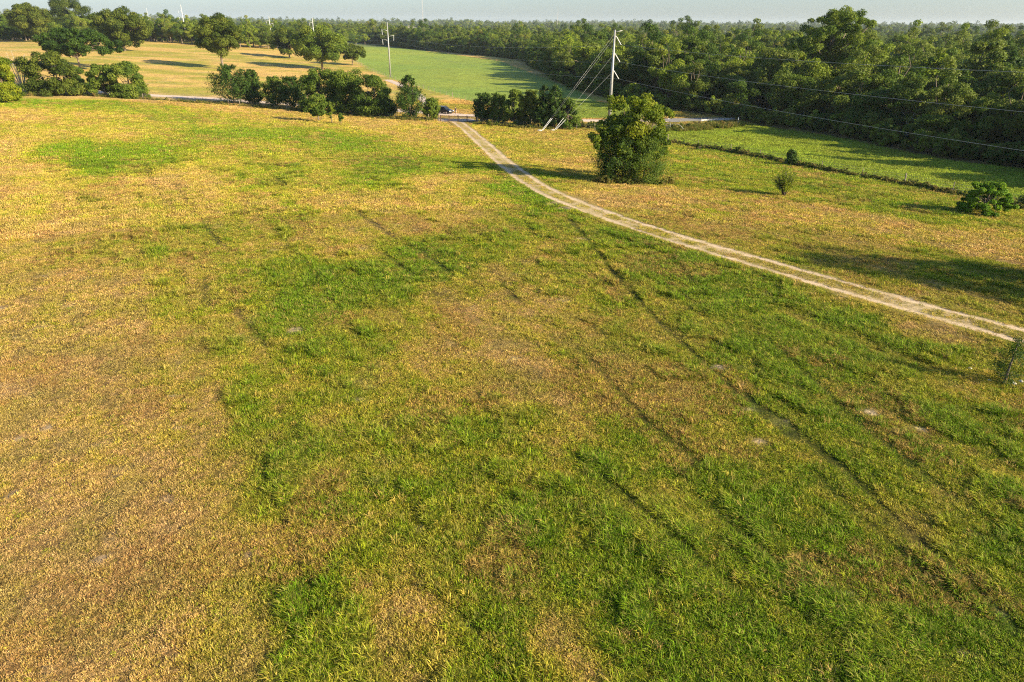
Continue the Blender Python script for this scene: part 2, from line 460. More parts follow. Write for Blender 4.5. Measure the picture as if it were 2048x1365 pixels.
def colours(x, y, g, bare, reg, dr, trk=None):
    c = ramp(g)
    r = np.hypot(x, y)
    n = fbm(x / 30, y / 30, 61, 4)[:, None]
    n2 = fbm(x / 4, y / 4, 62, 3)[:, None]
    n3 = sm((fbm(x / 5.5, y / 5.5, 67, 4) - .42) * 4)[:, None]; dry = (1 - np.clip(g, 0, 1))[:, None]
    n4 = sm((fbm(x / 1.7, y / 1.7, 68, 3) - .45) * 5)[:, None]
    c = c * (1 - .36 * n3 * dry) + np.array([0.38, 0.235, 0.09]) * .36 * n3 * dry
    c = c * (1 - .4 * n4 * dry) + np.array([0.25, 0.24, 0.05]) * .4 * n4 * dry
    # far meadow beside the wood, smoother and cooler green
    c1 = np.array([0.21, 0.285, 0.040]) * (0.8 + .4 * n2) + np.array([.05, .02, .0]) * (n - .35) * 2
    c = np.where((reg == 1)[:, None], c1, c)
    c2 = np.array([0.215, 0.30, 0.022]) * (0.7 + .6 * n2) + np.array([.08, .03, .01]) * np.clip(n - .4, 0, 1) * 2
    c = np.where((reg == 2)[:, None], c2, c)
    # hill pasture beyond the road, left
    beyond = (reg == 0) & (side_road(x, y) > 0) & (r > 120)
    nn = fbm(x / 16, y / 9, 64, 4)[:, None]
    c3 = np.array([0.56, 0.36, 0.10]) * (1 - sm((nn - .42) * 6)) + np.array([0.33, 0.29, 0.04]) * sm((nn - .42) * 6)
    c3 = c3 * (.8 + .4 * n2)
    c = np.where(beyond[:, None], c3, c)
    # verge along the road
    vg = np.exp(-((dr - 5) / 4.0) ** 2)[:, None] * (reg == 0)[:, None] * .55
    c = c * (1 - vg) + np.array([0.42, 0.29, 0.12]) * vg
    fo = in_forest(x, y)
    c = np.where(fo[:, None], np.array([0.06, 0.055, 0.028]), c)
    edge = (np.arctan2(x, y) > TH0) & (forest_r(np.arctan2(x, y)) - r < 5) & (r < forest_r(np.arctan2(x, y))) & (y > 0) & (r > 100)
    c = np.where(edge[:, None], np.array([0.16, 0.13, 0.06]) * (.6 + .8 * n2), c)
    far = (r > 620) & ~fo & (reg != 1)
    pt = vnoise(x / 420, y / 260, 66)[:, None]
    cf = np.where(pt > .62, np.array([.40, .34, .17]), np.where(pt > .35, np.array([.14, .17, .05]), np.array([.24, .24, .09])))
    c = np.where(far[:, None], cf * (.8 + .4 * n), c)
    b = bare[:, None]
    soil = SOIL * (1 - n2) + PALE * n2
    c = np.where((reg == 0)[:, None] & (r < 400)[:, None], c * (1 - b) + soil * b, c)
    if trk is not None: c = c * (1 - .6 * trk[:, None]) + np.array([.09, .085, .02]) * .6 * trk[:, None]
    return np.clip(c, 0.004, .8)

def side_road(x, y):
    """+ beyond the road as seen from the camera"""
    th = np.arctan2(x, y); rr = np.hypot(x, y)
    a = np.arctan2(ROAD[:, 0], ROAD[:, 1]); b = np.hypot(ROAD[:, 0], ROAD[:, 1])
    o = np.argsort(a)
    return rr - np.interp(th, a[o], b[o])

# ------------------------------------------------------------------ ground sheet
def axis(lo, hi, step, far, grow=1.045):
    a = list(np.arange(lo, hi + step, step)); s = step
    while a[-1] < far: s *= grow; a.append(a[-1] + s)
    s = step; b = [a[0]]
    while b[-1] > -far: s *= grow; b.append(b[-1] - s)
    return np.array(b[:0:-1] + a)
GX = axis(-42, 52, 0.3, 16000, 1.03); GY = axis(7, 52, 0.25, 16000, 1.022)
GY = GY[GY > -9000]
XX, YY = np.meshgrid(GX, GY)
gx, gy = XX.ravel(), YY.ravel()
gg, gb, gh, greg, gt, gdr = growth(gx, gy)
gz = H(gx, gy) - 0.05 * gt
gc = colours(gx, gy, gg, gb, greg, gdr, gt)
# thatch under the blades, its colour darkened further to deepen the shaded gaps
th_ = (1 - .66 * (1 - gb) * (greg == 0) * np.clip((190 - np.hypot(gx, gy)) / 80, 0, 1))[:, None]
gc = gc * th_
nx, ny = len(GX), len(GY)
i = np.arange((nx - 1) * (ny - 1)); r_, c_ = i // (nx - 1), i % (nx - 1)
a = r_ * nx + c_
F = np.stack([a, a + 1, a + nx + 1, a + nx], 1)

def ground_material():
    m, t, ns, L = nt('pasture_ground')
    out = N(t, 'ShaderNodeOutputMaterial'); p = N(t, 'ShaderNodeBsdfPrincipled')
    p.inputs['Roughness'].default_value = 0.9; p.inputs['Specular IOR Level'].default_value = 0.15
    at = N(t, 'ShaderNodeAttribute'); at.attribute_name = 'col'
    ge = N(t, 'ShaderNodeNewGeometry')
    n1 = N(t, 'ShaderNodeTexNoise'); n1.inputs['Scale'].default_value = 3.2; n1.inputs['Detail'].default_value = 7; n1.inputs['Roughness'].default_value = .7
    n2 = N(t, 'ShaderNodeTexNoise'); n2.inputs['Scale'].default_value = 0.42; n2.inputs['Detail'].default_value = 8; n2.inputs['Roughness'].default_value = .72
    for n in (n1, n2): L.new(ge.outputs['Position'], n.inputs['Vector'])
    r1 = N(t, 'ShaderNodeMapRange'); r1.inputs[1].default_value = .3; r1.inputs[2].default_value = .7; r1.inputs[3].default_value = .35; r1.inputs[4].default_value = 1.35
    r2 = N(t, 'ShaderNodeMapRange'); r2.inputs[1].default_value = .3; r2.inputs[2].default_value = .7; r2.inputs[3].default_value = .72; r2.inputs[4].default_value = 1.25
    L.new(n1.outputs[0], r1.inputs[0]); L.new(n2.outputs[0], r2.inputs[0])
    mu = N(t, 'ShaderNodeMath', operation='MULTIPLY'); L.new(r1.outputs[0], mu.inputs[0]); L.new(r2.outputs[0], mu.inputs[1])
    mx = N(t, 'ShaderNodeMix', data_type='RGBA', blend_type='MULTIPLY'); mx.inputs[0].default_value = 1
    cb = N(t, 'ShaderNodeCombineColor')
    for k in range(3): L.new(mu.outputs[0], cb.inputs[k])
    L.new(at.outputs['Color'], mx.inputs[6]); L.new(cb.outputs[0], mx.inputs[7])
    L.new(mx.outputs[2], p.inputs['Base Color'])
    ad = N(t, 'ShaderNodeMath', operation='MULTIPLY_ADD'); ad.inputs[1].default_value = 2.5
    L.new(n2.outputs[0], ad.inputs[0]); L.new(n1.outputs[0], ad.inputs[2])
    b = N(t, 'ShaderNodeBump'); b.inputs['Strength'].default_value = 0.7; b.inputs['Distance'].default_value = 0.22
    L.new(ad.outputs[0], b.inputs['Height']); L.new(b.outputs[0], p.inputs['Normal'])
    L.new(p.outputs[0], out.inputs[0])
    return m
M['ground'] = ground_material()
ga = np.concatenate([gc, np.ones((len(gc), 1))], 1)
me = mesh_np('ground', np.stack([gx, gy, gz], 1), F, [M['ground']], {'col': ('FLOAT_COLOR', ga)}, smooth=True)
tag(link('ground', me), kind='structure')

# ------------------------------------------------------------------ dirt drive with two ruts
def resample(P, step):
    P = np.asarray(P); d = np.concatenate([[0], np.cumsum(np.hypot(*np.diff(P[:, :2], axis=0).T))])
    s = np.arange(0, d[-1], step)
    # smooth with catmull-like: linear then box filter
    Q = np.stack([np.interp(s, d, P[:, k]) for k in range(2)], 1)
    k = max(3, int(6 / step)) | 1
    pad = np.pad(Q, ((k // 2, k // 2), (0, 0)), mode='reflect', reflect_type='odd')
    Q = np.stack([np.convolve(pad[:, j], np.ones(k) / k, 'valid') for j in range(2)], 1)
    return Q
def dirt_material(name, attr=True, col=None):
    m, t, ns, L = nt(name)
    out = N(t, 'ShaderNodeOutputMaterial'); p = N(t, 'ShaderNodeBsdfPrincipled'); p.inputs['Roughness'].default_value = 0.95
    p.inputs['Specular IOR Level'].default_value = 0.1
    at = N(t, 'ShaderNodeAttribute'); at.attribute_name = 'col'
    ge = N(t, 'ShaderNodeNewGeometry')
    n1 = N(t, 'ShaderNodeTexNoise'); n1.inputs['Scale'].default_value = 5; n1.inputs['Detail'].default_value = 8; n1.inputs['Roughness'].default_value = .75
    L.new(ge.outputs['Position'], n1.inputs['Vector'])
    r1 = N(t, 'ShaderNodeMapRange'); r1.inputs[1].default_value = .3; r1.inputs[2].default_value = .7; r1.inputs[3].default_value = .65; r1.inputs[4].default_value = 1.2
    L.new(n1.outputs[0], r1.inputs[0])
    mx = N(t, 'ShaderNodeMix', data_type='RGBA', blend_type='MULTIPLY'); mx.inputs[0].default_value = 1
    L.new(at.outputs['Color'], mx.inputs[6]); L.new(r1.outputs[0], mx.inputs[7])
    L.new(mx.outputs[2], p.inputs['Base Color'])
    b = N(t, 'ShaderNodeBump'); b.inputs['Strength'].default_value = 0.5; b.inputs['Distance'].default_value = 0.08
    L.new(n1.outputs[0], b.inputs['Height']); L.new(b.outputs[0], p.inputs['Normal'])
    L.new(p.outputs[0], out.inputs[0])
    return m
M['dirt'] = dirt_material('drive_dirt')

dL = resample(RUTL, .3); dR = resample(RUTR, .3)
tt = np.linspace(0, 1, 760)
def at(P, t): return np.stack([np.interp(t, np.linspace(0, 1, len(P)), P[:, k]) for k in range(2)], 1)
LL = at(dL, tt)
dd_ = np.hypot(LL[:, None, 0] - dR[None, :, 0], LL[:, None, 1] - dR[None, :, 1])
RR = dR[dd_.argmin(1)]
CENT = resample((LL + RR) / 2, .28)
gap_ = np.interp(np.linspace(0, 1, len(CENT)), tt, np.convolve(np.pad(np.clip(dd_.min(1), 1.5, 2.0), 20, mode='edge'), np.ones(41) / 41, 'valid'))
print('rut gap', dd_.min(1)[::80])
tan = np.gradient(CENT, axis=0); tan /= np.linalg.norm(tan, axis=1)[:, None]
nor = np.stack([tan[:, 1], -tan[:, 0]], 1)
NW = 27
wv = np.linspace(-2.1, 2.1, NW)
gapf = gap_
PX = (CENT[:, None, :] + nor[:, None, :] * wv[None, :, None]).reshape(-1, 2)
px_, py_ = PX[:, 0], PX[:, 1]
g_, b_, h_, reg_, t_, dr_ = growth(px_, py_)
g_ = np.where(np.abs(np.tile(wv, len(CENT))) < 1.3, np.clip(g_, .1, .42), g_)
c0 = colours(px_, py_, g_, b_, reg_, dr_)
W = np.tile(wv, len(CENT)); GP = np.repeat(gapf, NW); S = np.repeat(np.arange(len(CENT)), NW)
jit = (fbm(px_ / .9, py_ / .9, 91, 4) - .5) * .8
dist_rut = np.minimum(abs(W - GP / 2), abs(W + GP / 2)) + jit * .42
mask = (1 - sm((dist_rut - .22) / .26)) * (.72 + .28 * sm((fbm(px_ / 1.3, py_ / 1.3, 94, 4) - .36) * 5))
mid = (abs(W) < GP / 2) * (.22 + .35 * sm((fbm(px_ / 2, py_ / 2, 93, 3) - .42) * 5))
mask = np.maximum(mask, mid)
dcol = np.array([0.54, 0.405, 0.26]) * (0.8 + .4 * fbm(px_ / 2, py_ / 2, 95, 3))[:, None]
cc = c0 * (1 - mask[:, None]) * .6 + dcol * mask[:, None]
pz = H(px_, py_) + 0.09 - 0.04 * mask - 0.08 * (abs(W) > 1.95)
V = np.stack([px_, py_, pz], 1)
ns_ = len(CENT)
i = np.arange((NW - 1) * (ns_ - 1)); r_, c_ = i // (NW - 1), i % (NW - 1); a = r_ * NW + c_
F = np.stack([a, a + 1, a + NW + 1, a + NW], 1)
me = mesh_np('dirt_track', V, F[:, ::-1] if ((tan[0, 0] * nor[0, 1] - tan[0, 1] * nor[0, 0]) < 0) else F, [M['dirt']], {'col': ('FLOAT_COLOR', np.concatenate([cc, np.ones((len(cc), 1))], 1))}, smooth=True)
tag(link('dirt_track', me), kind='structure')

# county road behind the hedge and its gravel apron
def ribbon(name, P, width, mat, lift=0.05, step=1.5, colf=None, nw=7, zf=None):
    Q = resample(P, step)
    tn = np.gradient(Q, axis=0); tn /= np.linalg.norm(tn, axis=1)[:, None]
    nr = np.stack([-tn[:, 1], tn[:, 0]], 1)
    w = np.linspace(-width / 2, width / 2, nw)
    P2 = (Q[:, None, :] + nr[:, None, :] * w[None, :, None]).reshape(-1, 2)
    P2 = P2 + ((np.tile(np.abs(w) > width / 2 - .01, len(Q)))[:, None] * (fbm(P2[:, 0] / 3, P2[:, 1] / 3, 97, 3) - .5)[:, None] * 1.0) * np.repeat(nr, nw, 0)
    z = H(P2[:, 0], P2[:, 1]) + lift - .03 * np.tile(np.abs(w) > width / 2 - .01, len(Q))
    c = colf(P2[:, 0], P2[:, 1], np.tile(w, len(Q)))
    i = np.arange((nw - 1) * (len(Q) - 1)); r_, c_ = i // (nw - 1), i % (nw - 1); a = r_ * nw + c_
    F = np.stack([a, a + nw, a + nw + 1, a + 1], 1)
    me = mesh_np(name, np.stack([P2[:, 0], P2[:, 1], z], 1), F, [mat], {'col': ('FLOAT_COLOR', np.concatenate([c, np.ones((len(c), 1))], 1))}, smooth=True)
    return tag(link(name, me), kind='structure')
def gravel(x, y, w):
    return np.array([0.56, 0.44, 0.35]) * (0.85 + .3 * fbm(x / 3, y / 1.5, 99, 3))[:, None]
ribbon('gravel_road', ROAD, 6.0, M['dirt'], .06, 1.5, gravel, 9)
APR = np.array([(CENT[0] - tan[0] * 0.2), (CENT[0] - tan[0] * 3), (CENT[0] - tan[0] * 6.5)])
ribbon('gravel_apron', APR, 9.5, M['dirt'], .075, .5, gravel, 9)
# asphalt at the creek crossing, narrowing into the wood
ASP = ground([(1385, 240.5), (1400, 240)]); d_ = g1(1478, 235) - ASP[-1]
ASPH = [ROAD[-2], ROAD[-1], g1(1440, 239), g1(1480, 236), g1(1530, 232)]
def asphalt(x, y, w): return np.array([0.24, 0.225, 0.21]) * (0.9 + .2 * fbm(x / 2, y / 2, 98, 3))[:, None]
ribbon('asphalt_road', np.array(ASPH), 6.4, M['dirt'], .11, 1.0, asphalt, 7)
DP = ground([(775, 160), (800, 170), (830, 185), (852, 205), (862, 222)])
ribbon('side_path', DP, 3.0, M['dirt'], .05, 1.5, lambda x, y, w: gravel(x, y, w) * .95, 5)

# ------------------------------------------------------------------ instanced ground cover
PROTO = bpy.data.collections.new('prototypes')
def proto_collection(name, meshes):
    c = bpy.data.collections.new(name)
    for k, me in enumerate(meshes):
        c.objects.link(bpy.data.objects.new('%s_%02d' % (name, k), me))
    return c

def scatter(name, P, rot, scl, pick, col, coll, label=None, cat=None):
    me = bpy.data.meshes.new(name)
    me.vertices.add(len(P)); me.vertices.foreach_set('co', np.asarray(P, np.float32).ravel())
    for k, ty, arr, key in (('rot', 'FLOAT_VECTOR', rot, 'vector'), ('scl', 'FLOAT_VECTOR', scl, 'vector'),
                            ('pick', 'INT', pick, 'value'), ('col', 'FLOAT_COLOR', col, 'color')):
        a = me.attributes.new(k, ty, 'POINT'); a.data.foreach_set(key, np.asarray(arr, np.int32 if ty == 'INT' else np.float32).ravel())
    o = link(name, me)
    gn = bpy.data.node_groups.new(name + '_nodes', 'GeometryNodeTree')
    gn.interface.new_socket('Geometry', in_out='INPUT', socket_type='NodeSocketGeometry')
    gn.interface.new_socket('Geometry', in_out='OUTPUT', socket_type='NodeSocketGeometry')
    gi = gn.nodes.new('NodeGroupInput'); go = gn.nodes.new('NodeGroupOutput')
    iop = gn.nodes.new('GeometryNodeInstanceOnPoints'); ci = gn.nodes.new('GeometryNodeCollectionInfo')
    ci.inputs['Collection'].default_value = coll
    ci.inputs['Separate Children'].default_value = True; ci.inputs['Reset Children'].default_value = True
    iop.inputs['Pick Instance'].default_value = True
    def na(nm, ty):
        n = gn.nodes.new('GeometryNodeInputNamedAttribute'); n.data_type = ty; n.inputs['Name'].default_value = nm
        return n.outputs['Attribute']
    L = gn.links
    L.new(gi.outputs[0], iop.inputs['Points']); L.new(ci.outputs[0], iop.inputs['Instance'])
    L.new(na('pick', 'INT'), iop.inputs['Instance Index'])
    L.new(na('rot', 'FLOAT_VECTOR'), iop.inputs['Rotation']); L.new(na('scl', 'FLOAT_VECTOR'), iop.inputs['Scale'])
    L.new(iop.outputs[0], go.inputs[0])
    md = o.modifiers.new('scatter', 'NODES'); md.node_group = gn
    tag(o, label, cat, None, 'stuff')
    return o

def blade_clump(seed, n, rad, h0, h1, width, bend):
    """grass tuft: arching blades of two quads and a tip"""
    rg = np.random.default_rng(seed)
    a = rg.uniform(0, 2 * np.pi, n); rr = rad * np.sqrt(rg.uniform(0, 1, n))
    base = np.stack([np.cos(a) * rr, np.sin(a) * rr, np.full(n, -.02)], 1)
    ld = a + rg.normal(0, .9, n); h = rg.uniform(h0, h1, n); bd = h * rg.uniform(.25, 1.0, n) * bend
    dirv = np.stack([np.cos(ld), np.sin(ld), np.zeros(n)], 1); sd_ = np.stack([-np.sin(ld), np.cos(ld), np.zeros(n)], 1)
    tw = rg.uniform(-1, 1, n)[:, None]; sd_ = sd_ + dirv * tw * .7
    w = (width * rg.uniform(.7, 1.3, n))[:, None] / 2
    up = np.array([0, 0, 1.0])
    p1 = base + up * (h * .6)[:, None] + dirv * (bd * .28)[:, None]
    p2 = base + up * (h * (1 - .25 * bend))[:, None] + dirv * bd[:, None]
    V = np.stack([base - sd_ * w, base + sd_ * w, p1 + sd_ * w * .85, p1 - sd_ * w * .85, p2], 1).reshape(-1, 3)
    k = np.arange(n) * 5
    Q = np.stack([k, k + 1, k + 2, k + 3], 1); T = np.stack([k + 3, k + 2, k + 4], 1)
    tint = np.repeat(rg.uniform(0, 1, n), 5)
    return V, [Q, T], tint

def grass_material(name='grass_blades', trans=.3):
    m, t, ns, L = nt(name)
    out = N(t, 'ShaderNodeOutputMaterial')
    at = N(t, 'ShaderNodeAttribute'); at.attribute_name = 'col'; at.attribute_type = 'INSTANCER'
    ti = N(t, 'ShaderNodeAttribute'); ti.attribute_name = 'tint'
    mr = N(t, 'ShaderNodeMapRange'); mr.inputs[3].default_value = .5; mr.inputs[4].default_value = 1.5
    L.new(ti.outputs['Fac'], mr.inputs[0])
    mx = N(t, 'ShaderNodeMix', data_type='RGBA', blend_type='MULTIPLY'); mx.inputs[0].default_value = 1
    L.new(at.outputs['Color'], mx.inputs[6]); L.new(mr.outputs[0], mx.inputs[7])
    p = N(t, 'ShaderNodeBsdfPrincipled'); p.inputs['Roughness'].default_value = 0.7; p.inputs['Specular IOR Level'].default_value = .1
    tr = N(t, 'ShaderNodeBsdfTranslucent')
    m2 = N(t, 'ShaderNodeMix', data_type='RGBA'); m2.inputs[7].default_value = (0.42, 0.33, 0.10, 1)
    fr = N(t, 'ShaderNodeMath', operation='FRACT'); mm = N(t, 'ShaderNodeMath', operation='MULTIPLY'); mm.inputs[1].default_value = 7.3
    L.new(ti.outputs['Fac'], mm.inputs[0]); L.new(mm.outputs[0], fr.inputs[0])
    st = N(t, 'ShaderNodeMapRange'); st.inputs[1].default_value = .72; st.inputs[2].default_value = .9; st.inputs[4].default_value = .55
    L.new(fr.outputs[0], st.inputs[0]); L.new(st.outputs[0], m2.inputs[0]); L.new(mx.outputs[2], m2.inputs[6])
    L.new(m2.outputs[2], p.inputs['Base Color']); L.new(m2.outputs[2], tr.inputs['Color'])
    ms = N(t, 'ShaderNodeMixShader'); ms.inputs[0].default_value = trans
    L.new(p.outputs[0], ms.inputs[1]); L.new(tr.outputs[0], ms.inputs[2]); L.new(ms.outputs[0], out.inputs[0])
    return m
M['grass'] = grass_material()
gp = []
for k in range(5):   # short mown turf
    V, F, ti = blade_clump(100 + k, 40, .19, .035, .12, .013, 1.0); gp.append(mesh_np('turf', V, F, [M['grass']], {'tint': ('FLOAT', ti)}))
for k in range(4):   # lusher tufts with long arching blades
    V, F, ti = blade_clump(200 + k, 30, .14, .10, .27, .014, 1.2); gp.append(mesh_np('tuft', V, F, [M['grass']], {'tint': ('FLOAT', ti)}))
for k in range(3):   # broad mats for the middle distance
    V, F, ti = blade_clump(300 + k, 90, .55, .05, .15, .030, 1.0); gp.append(mesh_np('mat', V, F, [M['grass']], {'tint': ('FLOAT', ti)}))
for k in range(2):   # flat rosettes of broad-leaved weeds
    rg = np.random.default_rng(340 + k); V, Fq = [], []
    for j in range(11):
        a = j * 2.4 + rg.uniform(-.3, .3); l = rg.uniform(.05, .10); wl = l * .26; d = np.array([math.cos(a), math.sin(a), 0]); e_ = np.array([-math.sin(a), math.cos(a), 0]); z = rg.uniform(.3, .9)
        b0 = len(V); up_ = np.array([0, 0, 1.0])
        V += [d * .01, d * l * .5 + e_ * wl + up_ * l * z * .8, d * l + up_ * l * z * .7, d * l * .5 - e_ * wl + up_ * l * z * .8]; Fq.append([b0, b0 + 1, b0 + 2, b0 + 3])
    gp.append(mesh_np('weed_rosette', np.array(V), np.array(Fq), [M['grass']], {'tint': ('FLOAT', rg.uniform(.0, .35, len(V)))}))
V, F, ti = blade_clump(350, 7, .10, .25, .45, .011, .5); gp.append(mesh_np('seed_stalks', V, F, [M['grass']], {'tint': ('FLOAT', ti * 0 + .12)}))
GRASS_C = proto_collection('grass_tufts', gp)

rng = np.random.default_rng(7)
def sector(r0, r1, dens, th0=-1.0, th1=1.0):
    n = int(dens * (th1 - th0) * (r1 * r1 - r0 * r0) / 2)
    r = np.sqrt(rng.uniform(r0 * r0, r1 * r1, n)); th = rng.uniform(th0, th1, n)
    return r * np.sin(th), r * np.cos(th)
bands = [(6, 22, 120, 0), (22, 38, 85, 0), (38, 62, 42, 1), (62, 100, 12, 2), (100, 150, 6, 3), (150, 215, 2.6, 3)]
Px, Py, Bd = [], [], []
for r0, r1, dn, b in bands:
    x, y = sector(r0, r1, dn); Px.append(x); Py.append(y); Bd.append(np.full(len(x), b))
Px = np.concatenate(Px); Py = np.concatenate(Py); Bd = np.concatenate(Bd)
# only what the frame (and a step to either side) can see
q = (np.stack([Px, Py, H(Px, Py)], 1) - np.array([0, 0, CAMZ])) @ CMN
sx = q[:, 0] / -q[:, 2]; sy = q[:, 1] / -q[:, 2]
keep = (abs(sx) < .90) & (sy > -.60) & (q[:, 2] < 0)
Px, Py, Bd = Px[keep], Py[keep], Bd[keep]
g, bare, hg, reg, trk, dr = growth(Px, Py)
C90 = at(CENT, np.linspace(0, 1, 110)); g90 = np.interp(np.linspace(0, 1, 110), np.linspace(0, 1, len(gap_)), gap_)
dcn = polydist(Px, Py, C90); nn_ = np.zeros(len(Px), int)
mk = dcn < 4
nn_[mk] = np.hypot(Px[mk][:, None] - C90[None, :, 0], Py[mk][:, None] - C90[None, :, 1]).argmin(1)
hg2 = g90[nn_] / 2
jr = (fbm(Px / .9, Py / .9, 91, 4) - .5) * .4
drive = (abs(dcn - hg2) + jr < .38 + .03 * (Bd >= 2))
between = dcn < hg2 + 1.0
kp = ~drive & (dr > 3.0) & ~in_forest(Px, Py) & (rng.uniform(0, 1, len(Px)) > bare * 1.1) & ~((dcn < hg2) & (rng.uniform(0, 1, len(Px)) < .25 + .5 * (fbm(Px / 2, Py / 2, 93, 3) > .56)))
kp &= (polydist(Px, Py, APR) > 4.5) & (polydist(Px, Py, DP) > 1.5) & ~((trk > .35) & (rng.uniform(0, 1, len(Px)) < .6))
Px, Py, Bd, g, bare, hg, reg, dr, trk, between, dcn = [v[kp] for v in (Px, Py, Bd, g, bare, hg, reg, dr, trk, between, dcn)]
g = np.where(between, np.clip(g, .15, .5), g); hg = np.where(between, hg * .55, hg)
n = len(Px)
gj = g + rng.normal(0, 1, n) * np.where(g < .35, .2, .15)
# scattered seedlings of bright green in the straw and straw in the green
gj = np.where(rng.uniform(0, 1, n) < .04, rng.uniform(0, 1, n), gj)
cl = colours(Px, Py, gj, bare * .3, reg, dr, trk * .8)
rust = (fbm(Px / 3.2, Py / 3.2, 131, 4) > .62) & (rng.uniform(0, 1, n) < .5) & (reg == 0)
cl = np.where(rust[:, None], cl * .35 + np.array([0.42, 0.22, 0.08]) * .65, cl)
cl = cl * rng.uniform(.78, 1.28, n)[:, None]
lush = fbm(Px / 2.6, Py / 2.6, 141, 3) + .35 * (g - .6)
tall = (lush > .64) & (g > .45)
pick = rng.integers(0, 5, n)
pick = np.where(tall | (rng.uniform(0, 1, n) < .04 * (g > .5)), rng.integers(5, 9, n), pick)
pick = np.where((Bd >= 2) & ~(tall & (Bd == 2)), rng.integers(9, 12, n), pick)
pick = np.where(between & (pick > 4), rng.integers(0, 5, n), pick)
wd = (Bd <= 1) & (rng.uniform(0, 1, n) < .025 + .05 * (fbm(Px / 3, Py / 3, 191, 3) > .58)) & ~between
pick = np.where(wd, rng.integers(12, 14, n), pick)
sd_h = (Bd <= 1) & (rng.uniform(0, 1, n) < .012) & ~between
pick = np.where(sd_h, 14, pick)
fac = np.choose(Bd, [1.0, 1.25, 1.0, 1.5])
fac = np.where((Bd == 2) & (pick < 9), 1.9, fac); fac = np.where(between & (Bd >= 2), 1.35, fac)
zsc = np.choose(Bd, [1.0, 1.15, 1.2, 1.3]) * hg * rng.uniform(.7, 1.25, n)
zsc = np.where(reg == 1, zsc * .6, zsc)
scl = np.stack([fac * rng.uniform(.8, 1.25, n)] * 2 + [zsc], 1)
rot = np.stack([rng.normal(0, .12, n), rng.normal(0, .12, n), rng.uniform(0, 6.283, n)], 1)
print('grass tufts', n)
scatter('grass', np.stack([Px, Py, H(Px, Py) - .05 * trk + .075 * (dcn < 2.05)], 1), rot, scl, pick, np.concatenate([cl, np.ones((n, 1))], 1), GRASS_C,
        'mown pasture grass, straw coloured on the left and green on the right', 'grass')

# ------------------------------------------------------------------ trees
def leaves(P, Nn, S, asp, tint, rg):
    n = len(P)
    t = rg.normal(size=(n, 3)); t -= (t * Nn).sum(1)[:, None] * Nn; t /= np.linalg.norm(t, axis=1)[:, None] + 1e-9
    b = np.cross(Nn, t)
    s = S[:, None]
    V = np.stack([P - t * s, P + b * s * asp, P + t * s, P - b * s * asp], 1).reshape(-1, 3)
    F = np.arange(n * 4).reshape(-1, 4)
    return V, F, np.repeat(tint, 4)

def unit(rg, n, zb=0.0):
    v = rg.normal(size=(n, 3)); v[:, 2] += zb; return v / np.linalg.norm(v, axis=1)[:, None]

def limb(mb, p0, p1, r0, r1, rg, k=4, wob=.08):
    p0 = np.array(p0, float); p1 = np.array(p1, float); d = np.linalg.norm(p1 - p0)
    pts = [p0 + (p1 - p0) * t + np.array([0, 0, 1]) * d * .12 * math.sin(math.pi * t) + rg.normal(size=3) * d * wob * (0 < t < 1) for t in np.linspace(0, 1, k)]
    mb.tube(pts, [r0 + (r1 - r0) * t for t in np.linspace(0, 1, k)], 5)

